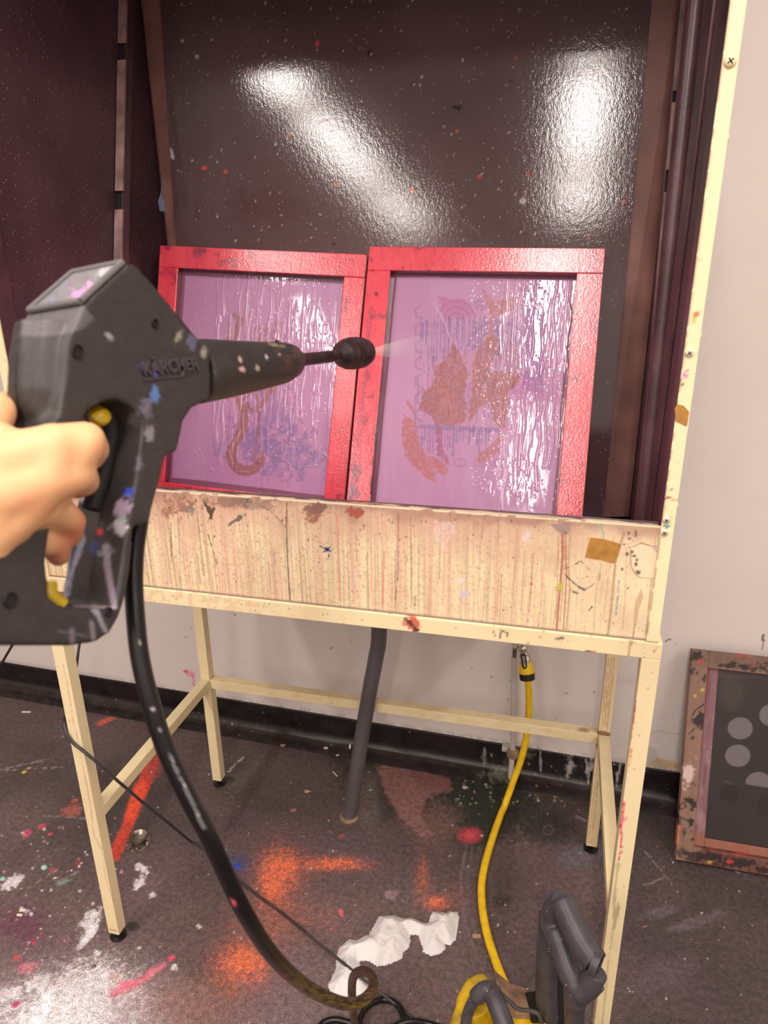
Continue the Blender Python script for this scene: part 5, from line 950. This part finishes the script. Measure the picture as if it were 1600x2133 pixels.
# hose coil on the floor (lower edge)
cp = [onZ(*q, .0065+h) for q, h in [((742, 2180), .02), ((745, 2140), .015), ((760, 2100), .01), ((795, 2082), 0), ((825, 2090), 0), ((840, 2115), 0), ((838, 2145), 0), ((815, 2175), 0), ((760, 2190), .0), ((700, 2175), 0), ((668, 2150), .0), ((672, 2132), .0), ((700, 2124), 0), ((735, 2132), .0), ((790, 2150), 0), ((850, 2128), .006), ((900, 2135), .0), ((960, 2160), 0), ((1020, 2210), 0)]]
o = smooth_tube('coiled_hose', cp, .0062, m_black, None, 8, 14, loc=cp[3]); tagp(o, 'coil of black hose lying on the floor at the bottom edge', 'hose')

# ------------------------------------------------------------------ hand
hb = MB()
def caps(a, b, ra, rb):
    a, b = np.array(a), np.array(b); d = b-a; L = np.linalg.norm(d)+1e-9; pr = [(-ra*math.cos(t), ra*math.sin(t)) for t in np.linspace(.15, math.pi/2, 6)] + [(L*k/4, ra+(rb-ra)*k/4) for k in (1, 2, 3)] + [(L+rb*math.sin(t), rb*math.cos(t)) for t in np.linspace(0, math.pi/2-.15, 6)]
    hb.lathe(a, d, pr, 18)
def chain(pts, rs):
    for i in range(len(pts)-1): caps(pts[i], pts[i+1], rs[i], rs[i+1])
wr_ = P(-420, 1250, .36)
mcp = [P(12, 962, .372), P(-5, 1030, .368), P(-25, 1108, .372), P(-50, 1185, .378)]
for m_, r0 in zip(mcp, (.0145, .0150, .0145, .0130)): caps(P(-420, 1350, .37), m_, .026, r0)
for i in range(3): caps(mcp[i], mcp[i+1], .0145, .0145)
chain([mcp[0], P(110, 930, .380), P(180, 915, .392), P(197, 936, .418), P(192, 955, .437)], [.0155, .0125, .0102, .0088, .0075])
chain([mcp[1], P(95, 1000, .378), P(160, 985, .392), P(176, 1003, .420), P(160, 1015, .440)], [.0155, .0130, .0108, .0090, .0078])
chain([mcp[2], P(40, 1065, .378), P(98, 1050, .396), P(150, 1085, .425), P(146, 1115, .438)], [.0150, .0130, .0108, .0085, .0078])
chain([mcp[3], P(0, 1120, .384), P(58, 1122, .400), P(112, 1135, .428), P(122, 1158, .440)], [.0135, .0115, .0100, .0080, .0072])
caps(mcp[0], P(80, 1000, .385), .015, .013); caps(mcp[1], P(60, 1050, .385), .015, .012); caps(mcp[2], P(30, 1100, .390), .014, .011)
caps(P(120, 945, .383), P(110, 1000, .385), .011, .011); caps(P(100, 1000, .384), P(60, 1060, .388), .011, .010)
caps(P(175, 928, .389), P(140, 985, .389), .0108, .0108); caps(P(140, 985, .389), P(98, 1045, .394), .0108, .0105); caps(P(98, 1045, .394), P(50, 1105, .399), .0105, .0100); caps(P(110, 930, .380), P(95, 1000, .378), .0128, .013); caps(P(95, 1000, .378), P(40, 1065, .378), .013, .013); caps(P(40, 1065, .378), P(0, 1120, .384), .013, .0115)
caps(P(-60, 930, .385), P(-14, 858, .398), .015, .0125)
chain([P(-300, 1080, .37), P(-110, 960, .385), P(-25, 872, .408), P(20, 850, .445), P(60, 858, .475)], [.024, .019, .0135, .0110, .0090])
caps(P(-110, 960, .38), mcp[0], .018, .014); caps(P(-60, 910, .392), P(0, 930, .375), .014, .013)
caps(P(-420, 1340, .37), P(-900, 1560, .36), .028, .034)
def skin_col(me):
    Q = verts_np(me); p = Paint(Q, (238, 182, 134)); n = fbm(p.U/40, p.V/40, 500, 3); p.mix(.35*sstep(.4, .7, n), (240, 190, 146)); D = (Q-CAM)@FWD
    p.mix(.55*sstep(.408, .425, D)*sstep(960, 1040, p.V), (214, 116, 96)); p.mix(.35*(1-sstep(0, 28, np.hypot(p.U-205, p.V-930))), (230, 150, 110)); p.blob(70, 1055, 34, 22, (238, 160, 116), .4, .8, .4); set_col(me, p.C)
hd = remeshed('person', hb, m_skin, None, .0019, 16, loc=mcp[0], extra=skin_col)
tagp(hd, "bare right hand and forearm of a person, fingers curled round the spray gun's grip", 'person')

# ------------------------------------------------------------------ pressure washer, lower right
pw = thing('pressure_washer', 'yellow and grey pressure washer with grey tubular handles standing at the bottom edge', 'pressure washer', tuple(onZ(1190, 2260)))
h = MB()
h.tube([P(1171, 1876, 1.02), P(1190, 1920, 1.0), P(1213, 1965, .98), P(1240, 2006, .96)], [.0175, .0188, .0195, .0190], 22)
h.tube([P(1158, 1940, 1.03), P(1172, 1985, 1.01), P(1188, 2030, .99), P(1203, 2062, .975)], [.0165, .0165, .0165, .0165], 20)
h.tube(spline([P(1171, 1876, 1.02), P(1153, 1895, 1.035), P(1150, 1920, 1.04), P(1158, 1945, 1.03)], 4), [.0160]*13, 16)
h.tube([P(1242, 2022, .965), P(1226, 2052, .97), P(1204, 2070, .975)], [.0165, .0165, .0170], 18)
h.tube([P(1200, 2058, .98), P(1200, 2090, .985)], [.0165, .0150], 14)
remeshed('handle_frame', h, m_washer, pw, .0019, 5)
MB().tube([P(1146, 1905, 1.05), P(1140, 1990, 1.07), P(1138, 2060, 1.09), P(1140, 2133, 1.11), P(1146, 2260, 1.16)], .0105, 12, flat=1.6).build('handle_post', m_washer, pw, smooth=True)
MB().tube([P(1158, 1960, 1.07), P(1158, 2060, 1.10), P(1160, 2133, 1.12), P(1166, 2260, 1.17)], .012, 12).build('handle_post_inner', m_blackm, pw, smooth=True)
MB().tube([P(1200, 2080, .99), P(1197, 2133, 1.0), P(1192, 2260, 1.06)], .0130, 16).build('handle_post', m_washer, pw, smooth=True)
MB().prism([P(1210, 2092, .965), P(1231, 2050, .955), P(1261, 2058, .955), P(1258, 2066, .955), P(1240, 2084, .96)], FWD*.03).build('end_bracket', m_washer, pw, bevel=.002)
e0 = P(1243, 2008, .955); ed = RGT*.80-UPV*.28-FWD*.55; ed /= np.linalg.norm(ed)
MB().lathe(e0, ed, [(-.006, .0168), (.0040, .0172), (.0046, .0160), (.0040, .0148), (-.004, .0146), (-.0042, 0)], 28, cap=False).build('open_tube_end', m_washer, pw, smooth=True)
MB().lathe(e0+ed*.0030, ed, [(0, .0147), (.0003, .0147), (.0003, 0)], 28).build('bore_shade_disc', m_blackm, pw)  # black disc stands in for the shade inside the open tube
# yellow shell with grey carry handle
ys_b = MB()
ys_b.tube(spline([P(990, 2048, 1.10), P(975, 2070, 1.10), P(962, 2110, 1.10), P(948, 2160, 1.10), P(950, 2260, 1.15)], 5), [.012]*21, 14)
ys_b.tube(spline([P(990, 2046, 1.10), P(1006, 2042, 1.10), P(1014, 2060, 1.11), P(1020, 2100, 1.13), P(1025, 2200, 1.15)], 5), [.009]*21, 12)
ys_b.tube([P(985, 2085, 1.13), P(985, 2260, 1.2)], [.026, .05], 16); ys_b.tube([P(1010, 2130, 1.14), P(1060, 2260, 1.2)], [.025, .06], 16)
remeshed('yellow_shell', ys_b, m_yeld, pw, .0026, 6)
ch = MB(); ch.tube(spline([P(968, 2150, 1.06), P(975, 2110, 1.06), P(992, 2078, 1.055), P(1012, 2062, 1.05), P(1024, 2068, 1.045), P(1036, 2095, 1.03), P(1052, 2140, 1.01), P(1064, 2180, 1.)], 6), [.0085]*12+[.0125]*12+[.0145]*19, 18)
remeshed('carry_handle', ch, m_washer, pw, .0018, 3)
MB().prism([P(1040, 2068, 1.10), P(1078, 2100, 1.10), P(1112, 2110, 1.10), P(1128, 2133, 1.10), P(1128, 2240, 1.12), P(1048, 2240, 1.12), P(1046, 2133, 1.10)], FWD*.06).build('housing_side', m_tan, pw, bevel=.004)
MB().tube(spline([P(1038, 2066, 1.09), P(1060, 2085, 1.085), P(1080, 2102, 1.08), P(1108, 2106, 1.08), P(1124, 2116, 1.08), P(1132, 2150, 1.09)], 6), .0032, 10).build('housing_rim', m_washer, pw, smooth=True)
MB().prism([P(1104, 2112, 1.095), P(1140, 2106, 1.095), P(1140, 2240, 1.10), P(1120, 2240, 1.10)], FWD*.05).build('recess_shade_block', m_gund, pw, bevel=.003)  # solid black block stands in for the shade of a recess
bc = onZ(1080, 2420, 0)
MB().tube([bc+np.array([0, 0, .03]), bc+np.array([0, 0, .16]), bc+np.array([0, 0, .24])], [.10, .10, .07], 24, flat=.8).build('motor_base', m_yeld, pw, smooth=True)
for s in (-1, 1):
    MB().lathe(bc+np.array([.11*s, .03, .05]), (s, 0, 0), [(-.012, .03), (-.01, .05), (.01, .05), (.012, .03)], 28).build('wheel', m_black, pw, smooth=True)
print('tris', sum(len(o.data.polygons) for o in S.objects if o.type == 'MESH'))
